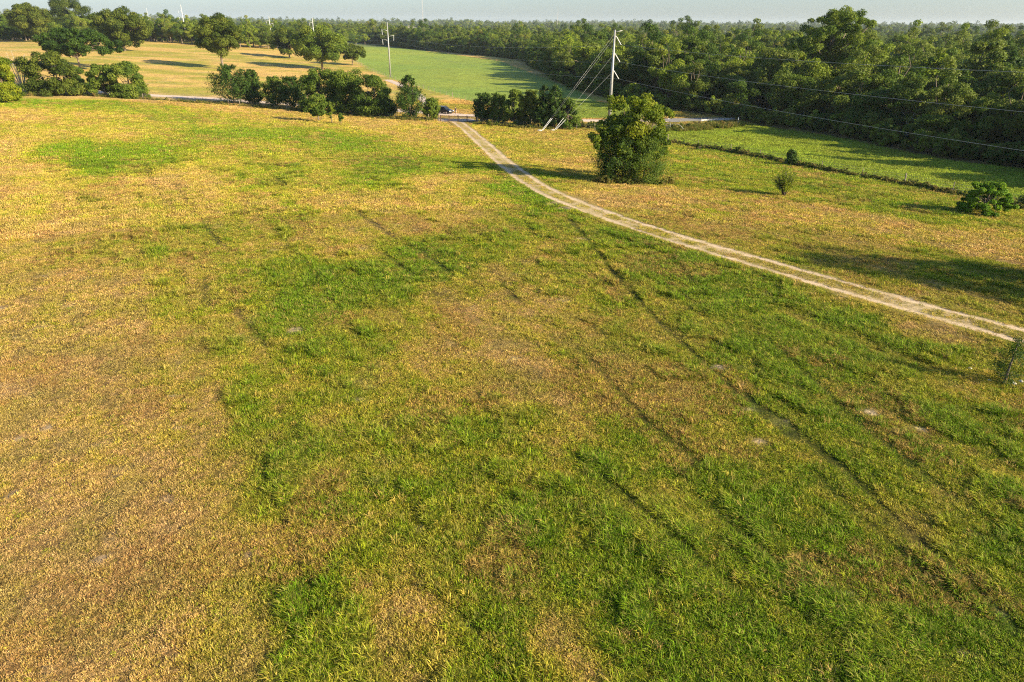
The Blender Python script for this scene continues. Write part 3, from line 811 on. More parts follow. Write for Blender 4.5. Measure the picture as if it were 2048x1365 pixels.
def broad_tree(seed, h, w, base=.25, puffs=60, lpp=150, leaf=.22, asp=.5, lean=0.0, shape='round', lob=.35, shell=.62, pr=(.20, .36), trunk_r=None, pc=None):
    """trunk with limbs and a crown of leaf clusters"""
    rg = np.random.default_rng(seed)
    mb = MB()
    zc = h * (base + 1) / 2; rz = h * (1 - base) / 2; rx = w / 2
    tr = trunk_r or max(.08, h * .022)
    top = np.array([lean * .4, 0, max(h * base, h * .22) * 1.0])
    mb.tube([(0, 0, -.4), (0, 0, top[2] * .35), (lean * .15, 0, top[2] * .7), tuple(top)], [tr * 1.45, tr * 1.1, tr, tr * .85], 7)
    mb.tube([tuple(top), (lean * .7, 0, zc), (lean, 0, h * .86)], [tr * .85, tr * .5, tr * .12], 5)
    D = unit(rg, puffs, .15)
    f = rg.uniform(shell, .95, puffs)
    lobes = unit(rg, 6); amp = rg.uniform(-1, 1, 6) * lob
    mod = 1 + (np.maximum(D @ lobes.T, 0) ** 2 * amp).sum(1)
    D2 = D.copy()
    if shape == 'vase': mod = mod * np.where(D[:, 2] < 0, .75, 1.1)
    if shape == 'mound':
        hr_ = np.linalg.norm(D2[:, :2], axis=1)[:, None] + 1e-6
        D2[:, :2] = np.where(D2[:, 2:3] < .1, D2[:, :2] / hr_ * rg.uniform(.75, 1.0, (puffs, 1)), D2[:, :2])
    if shape == 'dome': D2[:, 2] = np.where(D2[:, 2] < 0, D2[:, 2] * .75, D2[:, 2])
    C = D2 * (f * mod)[:, None] * np.array([rx, rx, rz]) * .86 + np.array([lean, 0, zc])
    k_in = max(4, puffs // 5)
    C[:k_in] = unit(rg, k_in) * rg.uniform(.1, .5, k_in)[:, None] * np.array([rx, rx, rz]) + np.array([lean, 0, zc])
    if shape == 'mound':
        kb = min(k_in * 2, puffs // 2); a_ = rg.uniform(0, 6.283, kb)
        C[:kb] = np.stack([np.cos(a_) * rx * rg.uniform(.45, .88, kb), np.sin(a_) * rx * rg.uniform(.45, .88, kb), h * rg.uniform(.06, .3, kb)], 1)
    C[:, 2] = np.maximum(C[:, 2], h * base * .75 + .3)
    rp = rg.uniform(pr[0], pr[1], puffs) * min(rx, rz) * (1.0)
    if pc is not None:
        pc = np.array(pc, float); k = rg.integers(0, len(pc), puffs); k[:len(pc)] = np.arange(len(pc))
        dy = rg.uniform(-1, 1, puffs) * .38 * w
        jx = rg.normal(size=(puffs, 2)) * pc[k, 2:3] * .5
        C = np.stack([pc[k, 0] + jx[:, 0], dy, np.maximum(pc[k, 1] + jx[:, 1], .3)], 1)
        rp = pc[k, 2] * rg.uniform(.75, 1.25, puffs)
    for c in C[rg.permutation(puffs)[:min(puffs, 16)]]:
        s0 = top + (np.array([lean * .8, 0, h * .7]) - top) * rg.uniform(0, .6)
        limb(mb, s0, c, tr * .38, tr * .07, rg)
    P, Nn, T, S = [], [], [], []
    for c, r in zip(C, rp):
        m = int(lpp * (r / np.mean(rp)) ** 1.6) + 8
        d = unit(rg, m, .25)
        q = c + d * (r * rg.uniform(.35, 1.08, m) ** .6)[:, None] * np.array([1.1, 1.1, .8])
        q = q + rg.normal(size=(m, 3)) * r * .07
        nn = d + rg.normal(size=(m, 3)) * .55 + np.array([0, 0, .25]); nn /= np.linalg.norm(nn, axis=1)[:, None]
        P.append(q); Nn.append(nn); T.append(np.clip(rg.uniform(0, 1) * .68 + rg.uniform(0, .32, m), 0, 1)); S.append(leaf * rg.uniform(.6, 1.35, m))
    P = np.concatenate(P); P[:, 2] = np.maximum(P[:, 2], .05)
    V, F, ti = leaves(P, np.concatenate(Nn), np.concatenate(S), asp, np.concatenate(T), rg)
    return mb, V, F, ti

def cedar_tree(seed, h, w, br=110, lpb=80, leaf=.16, taper=.75, base=.02, ragged=.3):
    """conical evergreen with upswept sprays"""
    rg = np.random.default_rng(seed)
    mb = MB(); tr = max(.06, h * .018)
    mb.tube([(0, 0, -.3), (0, 0, h * .5), (0, 0, h * .97)], [tr * 1.3, tr * .7, tr * .1], 6)
    P, Nn, T, S = [], [], [], []
    for k in range(br):
        u = rg.uniform(0, 1) ** 1.25; z0 = h * (base + (1 - base) * u * .93)
        Rm = w / 2 * (1 - u) ** taper * min(1, .55 + u * 6) * rg.uniform(1 - ragged, 1.12) + .12
        a = rg.uniform(0, 6.283); d = np.array([math.cos(a), math.sin(a), rg.uniform(.15, .65)])
        if k % 4 == 0: mb.tube([(0, 0, z0), tuple(np.array([0, 0, z0]) + d * Rm * .85)], [tr * .25, tr * .05], 4)
        m = int(lpb * (Rm / (w / 2) * .8 + .35))
        t = rg.uniform(.25, 1.0, m) ** .7
        q = np.array([0, 0, z0]) + d * (t * Rm)[:, None] + rg.normal(size=(m, 3)) * (Rm * .14 * (1.15 - t) + .10)[:, None]
        q[:, 2] += t * t * Rm * .15
        nn = rg.normal(size=(m, 3)) * .7 + np.array([d[0], d[1], .5]); nn /= np.linalg.norm(nn, axis=1)[:, None]
        P.append(q); Nn.append(nn); T.append(np.clip(rg.uniform(0, .55) + rg.uniform(0, .45, m), 0, 1)); S.append(leaf * rg.uniform(.6, 1.3, m))
    P = np.concatenate(P); P[:, 2] = np.maximum(P[:, 2], .04)
    V, F, ti = leaves(P, np.concatenate(Nn), np.concatenate(S), .38, np.concatenate(T), rg)
    return mb, V, F, ti

def fan_shrub(seed, h, w, stems=60, leaf=.12, lps=90):
    """many whippy stems fanning from one base"""
    rg = np.random.default_rng(seed); mb = MB(); P, Nn, T, S = [], [], [], []
    for k in range(stems):
        a = rg.uniform(0, 6.283); e = rg.uniform(.1, 1) ** .6
        tip = np.array([math.cos(a) * w / 2 * e, math.sin(a) * w / 2 * e, h * math.sqrt(max(.05, 1 - (e * .85) ** 2)) * rg.uniform(.8, 1.05)])
        mb.tube([(0, 0, -.1), tuple(tip * np.array([.4, .4, .55])), tuple(tip)], [.035, .02, .006], 4)
        m = lps; t = rg.uniform(.35, 1, m)
        c = tip * t[:, None]; c[:, 2] = tip[2] * (t ** .8)
        q = c + rg.normal(size=(m, 3)) * .14 * w / 4
        nn = unit(rg, m, .3)
        P.append(q); Nn.append(nn); T.append(np.clip(rg.uniform(0, .5) + rg.uniform(0, .5, m), 0, 1)); S.append(leaf * rg.uniform(.6, 1.3, m))
    P = np.concatenate(P); P[:, 2] = np.maximum(P[:, 2], .04)
    V, F, ti = leaves(P, np.concatenate(Nn), np.concatenate(S), .3, np.concatenate(T), rg)
    return mb, V, F, ti

def bare_tree(seed, h, w, limbs=9, r=.12):
    rg = np.random.default_rng(seed); mb = MB()
    mb.tube([(0, 0, -.3), (.1 * w, 0, h * .4), (0, .05 * w, h)], [r * 1.3, r, r * .25], 6)
    for k in range(limbs):
        z = h * rg.uniform(.25, .95); a = rg.uniform(0, 6.28); l = w / 2 * rg.uniform(.5, 1.1)
        e = np.array([math.cos(a) * l, math.sin(a) * l, z + l * rg.uniform(.2, .9)])
        s = np.array([.08 * w, 0, z]); limb(mb, s, e, r * .5, r * .12, rg, 4, .1)
        for j in range(3):
            c = s + (e - s) * rg.uniform(.4, .9); a2 = a + rg.uniform(-1, 1)
            limb(mb, c, c + np.array([math.cos(a2), math.sin(a2), .8]) * l * .4, r * .2, r * .06, rg, 3, .1)
    return mb

def put_tree(name, gen, loc, label, cat, mat, bark='bark', group=None, rz=None, kids=('trunk', 'crown')):
    mb, V, F, ti = gen
    root = empty(name, loc, random.uniform(0, 6.28) if rz is None else rz)
    tag(root, label, cat, group)
    mb.build(kids[0], M[bark], root, smooth=True)
    link(kids[1], mesh_np(kids[1], V, F, [M[mat]], {'tint': ('FLOAT', ti)}), root)
    return root
random.seed(3)

def spot(px, py, ytop, wpx):
    p = g1(px, py); return p, height_for(p, ytop), wpx * mperpx(p)

# each row: name, px base x, base y, top y, width px, generator kind, extra, material, category, label, group
TREES = [
 ('oak_tree', 62, 84, -2, 88, 'b', dict(base=.12, puffs=70), 'oak', 'tree', 'dark brownish oak at the far left of the hill, its top touching the sky'),
 ('oak_tree', 135, 80, -6, 90, 'b', dict(base=.12, puffs=70), 'oak', 'tree', 'broad oak with a bare limb showing, second from the left on the hill'),
 ('oak_tree', 240, 103, 10, 108, 'b', dict(base=.10, puffs=80), 'oak', 'tree', 'large round dark oak alone on the hill pasture left of the steel poles'),
 ('oak_tree', 150, 138, 54, 158, 'b', dict(base=.14, puffs=90, shape='dome'), 'cedar', 'tree', 'wide low dark green tree spreading behind the roadside scrub at left'),
 ('oak_tree', 437, 139, 28, 110, 'b', dict(base=.24, puffs=80), 'oak', 'tree', 'tall oak with a bare leaning trunk standing alone in the golden pasture'),
 ('oak_tree', 575, 117, 50, 88, 'b', dict(base=.05, puffs=70), 'oak', 'tree', 'greyish oak behind the left shoulder of the big dark tree clump'),
 ('oak_tree', 640, 139, 46, 112, 'b', dict(base=.06, puffs=110), 'leaf', 'tree', 'largest dark green tree of the clump in front of the green meadow'),
 ('oak_tree', 703, 131, 82, 62, 'b', dict(base=.05, puffs=50), 'oak', 'tree', 'small rounded olive tree at the right end of the clump by the meadow'),
 ('roadside_tree', 105, 190, 96, 100, 'b', dict(base=.05, puffs=80, leaf=.26), 'oak', 'tree', 'bushy olive tree in the roadside scrub at the left edge of the field'),
 ('roadside_tree', 150, 184, 128, 42, 'b', dict(base=.05, puffs=26), 'leaf', 'shrub', 'low shrub at the right foot of the bushy olive tree by the road'),
 ('roadside_tree', -4, 205, 92, 64, 'b', dict(base=.04, puffs=50), 'yellow', 'tree', 'yellow green tree cut by the left edge of the picture'),
 ('roadside_tree', 203, 192, 118, 60, 'b', dict(base=.06, puffs=42), 'leaf', 'tree', 'small upright tree by the road, left one of a close pair'),
 ('roadside_tree', 255, 195, 116, 76, 'b', dict(base=.05, puffs=60), 'leaf', 'tree', 'rounded small tree by the road, right one of a close pair'),
 ('roadside_shrub', 286, 197, 180, 32, 'b', dict(base=.02, puffs=14), 'leaf', 'shrub', 'tiny sapling scrub beside the road just right of the tree pair'),
 ('cedar_tree', 462, 208, 128, 92, 'c', dict(taper=.55), 'cedar', 'tree', 'broad feathery dark cedar at the left end of the hedge before the golden pasture'),
 ('cedar_tree', 504, 209, 135, 42, 'c', dict(taper=.5), 'cedar', 'tree', 'narrow cedar pressed against the right side of the broad feathery cedar'),
 ('roadside_shrub', 548, 213, 153, 52, 'c', dict(taper=.38, br=110), 'leaf', 'shrub', 'rounded green bush in the hedge, left of a wider dark bush'),
 ('roadside_shrub', 585, 216, 153, 58, 'c', dict(taper=.38, br=110), 'cedar', 'shrub', 'wide dark bush in the hedge between the round bush and the big leafy tree'),
 ('roadside_tree', 640, 224, 133, 84, 'b', dict(base=.05, puffs=90), 'leaf', 'tree', 'left half of the big leafy tree mass in the middle of the hedge'),
 ('roadside_tree', 690, 228, 130, 78, 'b', dict(base=.05, puffs=80, shell=.5), 'leaf', 'tree', 'tall sunlit yellow green tree above the middle of the hedge'),
 ('field_shrub', 634, 243, 182, 44, 'b', dict(base=.10, puffs=34), 'leaf', 'shrub', 'small loose tree standing forward of the hedge in the field'),
 ('field_shrub', 662, 246, 208, 18, 'b', dict(base=.1, puffs=9), 'yellow', 'shrub', 'thin straggly sapling beside the small loose field tree'),
 ('field_shrub', 681, 249, 224, 17, 'b', dict(base=.08, puffs=9), 'leaf', 'shrub', 'little round sapling standing alone just in front of the hedge'),
 ('roadside_tree', 748, 233, 146, 70, 'b', dict(base=.05, puffs=66), 'leaf', 'tree', 'leafy tree in the hedge directly left of the pointed cedar'),
 ('roadside_shrub', 716, 229, 192, 46, 'c', dict(taper=.38, br=110), 'cedar', 'shrub', 'dark low bush under the leafy tree left of the pointed cedar'),
 ('roadside_shrub', 772, 235, 198, 42, 'c', dict(taper=.38, br=110), 'cedar', 'shrub', 'dark low bush at the left foot of the pointed cedar'),
 ('cedar_tree', 818, 238, 145, 76, 'c', dict(taper=.72), 'cedar', 'tree', 'pointed dark cedar left of the parked car'),
 ('roadside_shrub', 862, 239, 197, 36, 'c', dict(taper=.38, br=110), 'leaf', 'shrub', 'small bush between the pointed cedar and the field gate'),
 ('hedge_bush', 966, 244, 185, 46, 'c', dict(taper=.38, br=110), 'cedar', 'shrub', 'dark rounded bush at the right side of the field gate'),
 ('hedge_bush', 997, 247, 186, 44, 'c', dict(taper=.38, br=110), 'leaf', 'shrub', 'green bush second from the gate in the hedge right of it'),
 ('hedge_bush', 1028, 250, 176, 48, 'b', dict(base=.02, puffs=44), 'leaf', 'shrub', 'bright topped bush third from the gate in the hedge right of it'),
 ('hedge_bush', 1061, 253, 178, 42, 'c', dict(taper=.38, br=110), 'oak', 'shrub', 'olive bush left of the two-pointed cedar'),
 ('cedar_tree', 1088, 256, 166, 46, 'c', dict(taper=.6), 'cedar', 'tree', 'left stem of the two-pointed dark cedar behind the guy wires'),
 ('cedar_tree', 1110, 257, 164, 50, 'c', dict(taper=.6), 'cedar', 'tree', 'right stem of the two-pointed dark cedar behind the guy wires'),
 ('hedge_bush', 1136, 258, 188, 44, 'b', dict(base=.02, puffs=40), 'leaf', 'shrub', 'green bush at the right end of the hedge where the guy wires cross'),
 ('roadside_shrub', 1163, 252, 239, 12, 'b', dict(base=.02, puffs=6), 'weed', 'shrub', 'tiny brown bush by the fence left of the tall guyed pole'),
 ('field_tree', 1274, 362, 190, 146, 'b', dict(base=.22, puffs=120, lpp=130, leaf=.17, pcx=[(1262, 200, 9), (1290, 200, 10), (1275, 218, 13), (1240, 212, 9), (1228, 206, 7), (1312, 214, 9), (1328, 220, 6), (1300, 232, 13), (1322, 245, 8), (1258, 240, 15), (1232, 250, 12), (1205, 262, 9), (1190, 274, 8), (1200, 285, 8), (1218, 272, 12), (1240, 275, 15), (1270, 268, 16), (1300, 268, 13), (1322, 275, 8), (1302, 296, 11), (1248, 300, 10), (1325, 300, 7), (1275, 318, 9)]), 'lone', 'tree', 'tall yellow green tree rising out of dark cedar scrub right of the dirt track'),
 ('cedar_bush', 1232, 364, 258, 96, 'c', dict(taper=.45, br=200, lpb=110), 'cedar', 'shrub', 'black green cedar scrub under the left side of the tall yellow green tree'),
 ('cedar_bush', 1290, 368, 268, 92, 'c', dict(taper=.45, br=170), 'leaf', 'shrub', 'feathery green scrub under the right side of the tall yellow green tree'),
 ('field_shrub', 1572, 393, 334, 44, 'f', dict(stems=60, lps=46), 'yellow', 'shrub', 'straggly upright olive shrub in the field below the weedy fence line'),
 ('field_shrub', 1472, 308, 288, 20, 'b', dict(base=.02, puffs=9), 'oak', 'shrub', 'leftmost small bush growing in the weedy fence line'),
 ('field_shrub', 1400, 300, 284, 16, 'b', dict(base=.02, puffs=8), 'oak', 'shrub', 'tiny bush in the weedy fence line beside the tall yellow green tree'),
 ('cedar_tree', 1583, 332, 301, 20, 'c', dict(taper=.35, br=40), 'cedar', 'tree', 'small dark columnar cedar in the weedy fence line'),
 ('field_shrub', 1978, 428, 353, 104, 'b', dict(base=.02, puffs=70, pr=(.10, .22)), 'brush', 'shrub', 'large bright green fan shaped bush at the right end of the fence line'),
 ('field_shrub', 2058, 415, 388, 44, 'f', dict(), 'leaf', 'shrub', 'dark low shrub at the right edge behind the bright fan shaped bush'),
 ('field_tree', 2335, 600, 318, 300, 'b', dict(base=.05, puffs=90, lpp=480), 'oak', 'tree', 'dark tree at the right edge casting the long shadow across the track side'),
 ('cedar_sapling', 2024, 768, 672, 52, 'c', dict(taper=.6, br=50, lpb=70, leaf=.045, ragged=.5), 'cedar', 'tree', 'thin dark young cedar in the grass at the right edge beside white stones'),
 ('woodland_giant', 1668, 262, 18, 120, 'b', dict(base=.45, puffs=80, pcx=[(1640, 42, 8), (1655, 50, 10), (1672, 40, 10), (1690, 32, 9), (1705, 30, 8), (1722, 40, 8), (1730, 46, 5), (1635, 62, 9), (1660, 70, 13), (1685, 58, 12), (1708, 56, 9), (1625, 82, 9), (1645, 92, 12), (1672, 96, 12), (1695, 88, 12), (1640, 115, 11), (1700, 112, 11), (1665, 130, 12), (1610, 100, 9)]), 'leaf', 'tree', 'tallest tree of the wood, its open crown standing against the sky'),
]
for k, (nm, bx, by, ty, wp, kind, kw, mat, cat, lab) in enumerate(TREES):
    if nm == 'woodland_giant':
        p = g1(1635, 250); p = np.array([p[0] * 1.12, p[1] * 1.12, 0]); p[2] = float(H(p[0], p[1])); nm = 'woodland_tree'
    else:
        xb = 1024 + (bx - 1024) * (3623 - by) / (3623 - (by + ty) / 2)   # a vertical tree leans outward in the view
        p = g1(xb, by)
    h = height_for(p, ty + 1); w = wp * mperpx(p) * 1.1
    pxm = 1 / mperpx(p) / 2
    kw = dict(kw)
    if 'pcx' in kw:
        mp = mperpx(p); pb = project(p); kw['pc'] = [((a - pb[0] - (pb[0] - 1024) * (pb[1] - b) / (3623 - pb[1])) * mp, (by - b) * mp * h / ((by - ty) * mp), r * mp) for a, b, r in kw.pop('pcx')]
    if kind == 'b':
        lf = kw.pop('leaf', None) or max(.08, min(.4, .85 / pxm)); kw.setdefault('pr', (.15, .30))
        if kw.get('base', 0) <= .06 and not kw.get('pcx') and nm != 'oak_tree': kw['shape'] = 'mound'
        npf = int(kw.pop('puffs', 50) * 1.25)
        tot = min(34000, max(500, 2.6 * (wp * (by - ty)) / (lf * pxm) ** 2 / 1.1)) if by > ty else 3000
        lpp = kw.pop('lpp', max(25, min(420, int(tot / npf))))
        gen = broad_tree(1000 + k * 7, h, w, puffs=npf, lpp=lpp, leaf=lf, **kw)
    elif kind == 'c':
        kw.setdefault('leaf', max(.08, min(.24, .85 / pxm))); br = kw.pop('br', 130)
        gen = cedar_tree(1000 + k * 7, h, w, br=br, lpb=kw.pop('lpb', 90), **kw)
    else:
        gen = fan_shrub(1000 + k * 7, h, w, stems=kw.get('stems', 50), leaf=max(.07, 1.0 / pxm), lps=kw.get('lps', 60))
    put_tree(nm, gen, p, lab, cat, mat, rz=0.0 if kw.get('pc') else None, kids=('trunk', 'crown') if kind != 'f' else ('stem', 'foliage'))

# bare, pale shrub left of the bushy roadside tree
p = g1(48, 186); mb = MB(); rg = np.random.default_rng(77)
for k in range(40):
    a = rg.uniform(-.9, .3); l = rg.uniform(6, 13)
    e = np.array([math.sin(a) * l * .8, rg.uniform(-1.5, 1.5), math.cos(a) * l * .85])
    mb.tube([(0, 0, -.2), tuple(e * .5 + rg.normal(size=3) * .2), tuple(e)], [.10, .06, .03], 4)
o = mb.build('bare_shrub', M['greybark'], None, loc=p)
tag(o, 'pale leafless whip-stemmed shrub fanning out beside the bushy olive tree at left', 'shrub')
# dead tree before the wood
p = g1(1802, 290); mb = bare_tree(5, height_for(p, 236), 6.0)
o = mb.build('dead_tree', M['greybark'], None, loc=p)
tag(o, 'bleached leafless dead tree standing against the dark edge of the wood', 'tree')

# ---- woodland prototypes
WP = []
for k in range(12):
    h = [12, 14, 11, 15.5, 13, 9.5, 16, 13, 14.5, 11, 13, 15][k]; w = [10, 11, 9, 9, 13, 9, 8.5, 12, 8, 10, 14, 9.5][k]
    WP.append((broad_tree(500 + k, h, w, base=[.05, .1, .04, .12][k % 4], puffs=[60, 46, 70, 40][k % 4], lpp=[190, 250, 160, 260][k % 4], leaf=.23, lob=.6, pr=[(.16, .3), (.22, .4), (.14, .26), (.2, .34)][k % 4], shell=[.7, .66, .74, .6][k % 4], shape=['round', 'dome', 'vase'][k % 3]), h, w))
WM = []
for (mb, V, F, ti), h, w in WP:
    WM.append((mb.mesh('trunk', M['bark'], True), mesh_np('crown', V, F, [M['wood']], {'tint': ('FLOAT', ti)})))

def forest_points(spacing):
    th = np.arange(TH0, .86, .002)
    pts = []
    s = spacing
    x = np.arange(-330, 900, s); y = np.arange(60, 1150, s)
    X, Y = np.meshgrid(x, y); X = X.ravel(); Y = Y.ravel()
    X = X + rng.uniform(-.42, .42, len(X)) * s; Y = Y + rng.uniform(-.42, .42, len(Y)) * s
    m = in_forest(X, Y) & (np.arctan2(X, Y) < .84)
    return X[m], Y[m]
FX, FY = forest_points(8.6)
fr = np.hypot(FX, FY); fth = np.arctan2(FX, FY); dep = fr - forest_r(fth)
# keep the road's line into the wood open
open_ = polydist(FX, FY, np.array(ASPH)) < 6
FX, FY, fr, fth, dep = [v[~open_] for v in (FX, FY, fr, fth, dep)]
order = np.argsort(dep * 1.0 + fr * .35)
NI = 250
print('forest', len(FX))
def dup_tree(name, v, loc, rz, s, label, group):
    r = empty(name, loc, rz); r.scale = s
    tag(r, label, 'tree', group)
    for nm, me_ in zip(('trunk', 'crown'), WM[v]):
        link(nm, me_, r)
    return r
zones = [(-9, .02, 'where it borders the far end of the green meadow'), (.02, .14, 'behind the tall guyed pole'), (.14, .36, 'beyond the creek crossing'),
         (.36, .52, 'behind the dead tree'), (.52, 9, 'at the right edge of the view')]
def sizef(x, y):
    return .70 + .62 * fbm(x / 22, y / 22, 151, 2)
for i_ in order[:NI]:
    x, y = FX[i_], FY[i_]; v = int(rng.integers(0, 12)); s = sizef(x, y) * rng.uniform(.85, 1.12) * (0.8 if dep[i_] < 4 else 1.0)
    zn = [z for z in zones if z[0] <= fth[i_] < z[1]][0][2]
    row = 'front-row' if dep[i_] < 8 else 'inner'
    dup_tree('woodland_tree', v, (x, y, float(H(x, y)) - .2), float(rng.uniform(0, 6.28)), (s * 1.15, s * 1.15, s * rng.uniform(.85, 1.1)),
             '%s dense green creek wood tree %s' % (row, zn), 'trees of the creek wood')
rest = order[NI:]
# hill-side belt of trees behind the golden pasture, left
BELT = ground([(300, 84), (400, 92), (480, 97), (560, 100), (640, 96), (730, 90)])
bx_, by_ = [], []
th = np.linspace(-.62, -.195, 30)
bth = np.arctan2(BELT[:, 0], BELT[:, 1]); br_ = np.hypot(BELT[:, 0], BELT[:, 1]); o_ = np.argsort(bth)
cnt = 0
for k_, t_ in enumerate(np.concatenate([np.linspace(bth.min() - .02, bth.max(), 26), np.linspace(bth.min() - .02, bth.max(), 22)])):
    rb = np.interp(t_, bth[o_], br_[o_]) + 4 + rng.uniform(0, 8) + 12 * (k_ >= 26)
    x, y = rb * math.sin(t_), rb * math.cos(t_); v = int(rng.integers(0, 12)); s = rng.uniform(.8, 1.05)
    dup_tree('belt_tree', v, (x, y, float(H(x, y)) - .2), float(rng.uniform(0, 6.28)), (s, s, s), 'dark tree of the belt closing off the golden hill pasture', 'trees of the belt behind the hill pasture')
# distant woods as stuff: rest of creek wood, belts and clumps out to the horizon
RX, RY = [FX[rest]], [FY[rest]]
SZ = [sizef(FX[rest], FY[rest]) * rng.uniform(.8, 1.15, len(rest))]
x = rng.uniform(-700, 60, 9000); y = rng.uniform(250, 1300, 9000)
t_ = np.arctan2(x, y); rr = np.hypot(x, y)
m = (t_ > -.85) & (t_ < TH0 + .01) & (rr > np.interp(t_, bth[o_], br_[o_]) + 22) & (rr < 1300) & (fbm(x / 60, y / 60, 161, 3) > .40)
m &= rng.uniform(0, 1, len(x)) < .75
RX.append(x[m]); RY.append(y[m]); SZ.append(rng.uniform(.75, 1.1, m.sum()))
r = np.sqrt(rng.uniform(600 ** 2, 5200 ** 2, 60000)); t_ = rng.uniform(-.80, .80, 60000)
x, y = r * np.sin(t_), r * np.cos(t_)
cover = fbm(x / 260, y / 130, 171, 4)
m = (cover > .54 - .05 * (r > 2300)) & ~in_forest(x, y) & ~inpoly(x, y, GREENFIELD) & ((r > forest_r(t_) + forest_depth(t_)) | (t_ < TH0))
m &= (rng.uniform(0, 1, len(x)) < np.clip(900 / r, .25, 1))
RX.append(x[m]); RY.append(y[m]); SZ.append(rng.uniform(.8, 1.25, m.sum()) * (1 + np.clip((r[m] - 1500) / 3500, 0, .6)))
RX, RY, SZ = map(np.concatenate, (RX, RY, SZ))
WJ = []
for (mb, V, F, ti), h, w in WP:
    vt = np.array(mb.v); tris = [f for f in mb.f if len(f) == 4]
    V2 = np.concatenate([V, vt]); F2 = np.concatenate([F, np.array(tris) + len(V)])
    WJ.append(mesh_np('wood_tree', V2, F2, [M['wood'], M['bark']], {'tint': ('FLOAT', np.concatenate([ti, np.zeros(len(vt))]))},
                      midx=np.concatenate([np.zeros(len(F)), np.ones(len(tris))])))
WOOD_C = proto_collection('wood_trees', WJ)
n = len(RX); print('woodland instances', n)
scatter('woodland', np.stack([RX, RY, H(RX, RY) - .3], 1), np.stack([np.zeros(n), np.zeros(n), rng.uniform(0, 6.28, n)], 1),
        np.stack([SZ * rng.uniform(1.0, 1.3, n), SZ * rng.uniform(1.0, 1.3, n), SZ * rng.uniform(.85, 1.12, n)], 1), rng.integers(0, 12, n),
        np.ones((n, 4)), WOOD_C, 'continuous woodland stretching to the hazy horizon', 'woodland')

# understorey along the wood's foot, weeds of the fence line, reeds by the crossing
wp_ = []
for k in range(4):
    mb, V, F, ti = broad_tree(700 + k, 1.3, 1.9, base=.02, puffs=12, lpp=46, leaf=.13, asp=.35)
    wp_.append(mesh_np('weed', V, F, [M['weed']], {'tint': ('FLOAT', ti)}))
for k in range(3):
    V, F, ti = blade_clump(720 + k, 60, .45, .5, 1.3, .05, .6); wp_.append(mesh_np('reed', V, F, [M['weed']], {'tint': ('FLOAT', ti)}))
for k in range(3):
    mb, V, F, ti = broad_tree(740 + k, 3.2, 3.6, base=.02, puffs=20, lpp=90, leaf=.2)
    wp_.append(mesh_np('brush', V, F, [M['wood']], {'tint': ('FLOAT', ti)}))
WEED_C = proto_collection('weed_plants', wp_)
def strip(name, P, width, n, s0, s1, picks, label):
    Q = resample(P, 1.0) if len(P) > 2 else np.asarray(P)[:, :2]
    k = rng.uniform(0, len(Q) - 1, n); a = k.astype(int)
    pt = Q[a] + (Q[np.minimum(a + 1, len(Q) - 1)] - Q[a]) * (k - a)[:, None] + rng.normal(0, width / 2.2, (n, 2))
    s = rng.uniform(s0, s1, n) * (0.6 + .8 * fbm(pt[:, 0] / 4, pt[:, 1] / 4, 181, 2))
    scatter(name, np.stack([pt[:, 0], pt[:, 1], H(pt[:, 0], pt[:, 1]) - .05], 1), np.stack([np.zeros(n), np.zeros(n), rng.uniform(0, 6.28, n)], 1),
            np.stack([s, s, s * rng.uniform(.8, 1.2, n)], 1), rng.choice(picks, n), np.ones((n, 4)), WEED_C, label, 'weeds')
WEEDLINE = ground([(1335, 286), (1400, 296), (1450, 303), (1510, 314), (1560, 326), (1640, 341), (1700, 351), (1800, 369), (1910, 390), (2050, 418), (2200, 450)])
strip('weed_strip', WEEDLINE, .7, 560, .35, .72, [0, 1, 2, 3, 4, 5], 'dark ragged weeds along the fence between the two right hand fields')
strip('tall_weeds', ground([(1335, 262), (1370, 260), (1400, 258), (1440, 255), (1462, 252)]), 2.6, 620, .7, 1.3, [4, 5, 6, 4, 5, 6, 1], 'tall tawny weeds growing on the verge before the creek crossing')
strip('verge_weeds', ground([(1155, 255), (1180, 256), (1215, 258), (1250, 260)]), 1.2, 160, .7, 1.2, [0, 1, 4, 5, 6], 'reddish weeds along the fence by the tall guyed pole')
strip('hedge_foot_weeds', ground([(0, 193), (150, 190), (300, 199), (430, 209), (600, 222), (760, 238), (878, 243)]), 1.6, 620, .35, .8, [0, 1, 4, 5, 6, 4, 5, 6], 'rough grass and weeds along the foot of the roadside hedge')
strip('hedge_foot_weeds', ground([(955, 249), (1050, 257), (1150, 261)]), 1.4, 200, .35, .75, [0, 1, 4, 5, 6, 4, 5], 'rough grass at the foot of the hedge right of the field gate')
_t = g1(1262, 366)[:2]; strip('lone_tree_weeds', np.array([[_t[0] - 4.5, _t[1] - .6], [_t[0], _t[1] - 1.2], [_t[0] + 4.5, _t[1] - .4]]), 1.3, 130, .4, .8, [0, 1, 4, 5, 6, 4, 5], 'long grass round the foot of the tall yellow green tree')
EP = np.stack([forest_r(np.linspace(TH0, .8, 220)) * np.sin(np.linspace(TH0, .8, 220)), forest_r(np.linspace(TH0, .8, 220)) * np.cos(np.linspace(TH0, .8, 220))], 1)
EP = EP[polydist(EP[:, 0], EP[:, 1], np.array(ASPH)) > 7]
strip('wood_undergrowth', EP, 3.0, 1500, .7, 1.5, [7, 8, 9, 7, 8, 9, 0, 4], 'brushy undergrowth along the foot of the creek wood')

# ------------------------------------------------------------------ power line
def ring(): pass
P1 = g1(1217.5, 254); HP1 = height_for(P1, 60)
P0 = g1(781, 154); HP0 = height_for(P0, 44)
PM = P1 + np.array([27.0, -98.0, 0]) * 2.1; PM[2] = float(H(PM[0], PM[1]))
P625 = g1(631, 101); PB = P625
def norm2(v): v = np.array(v[:2]); return v / np.linalg.norm(v)

wires = []
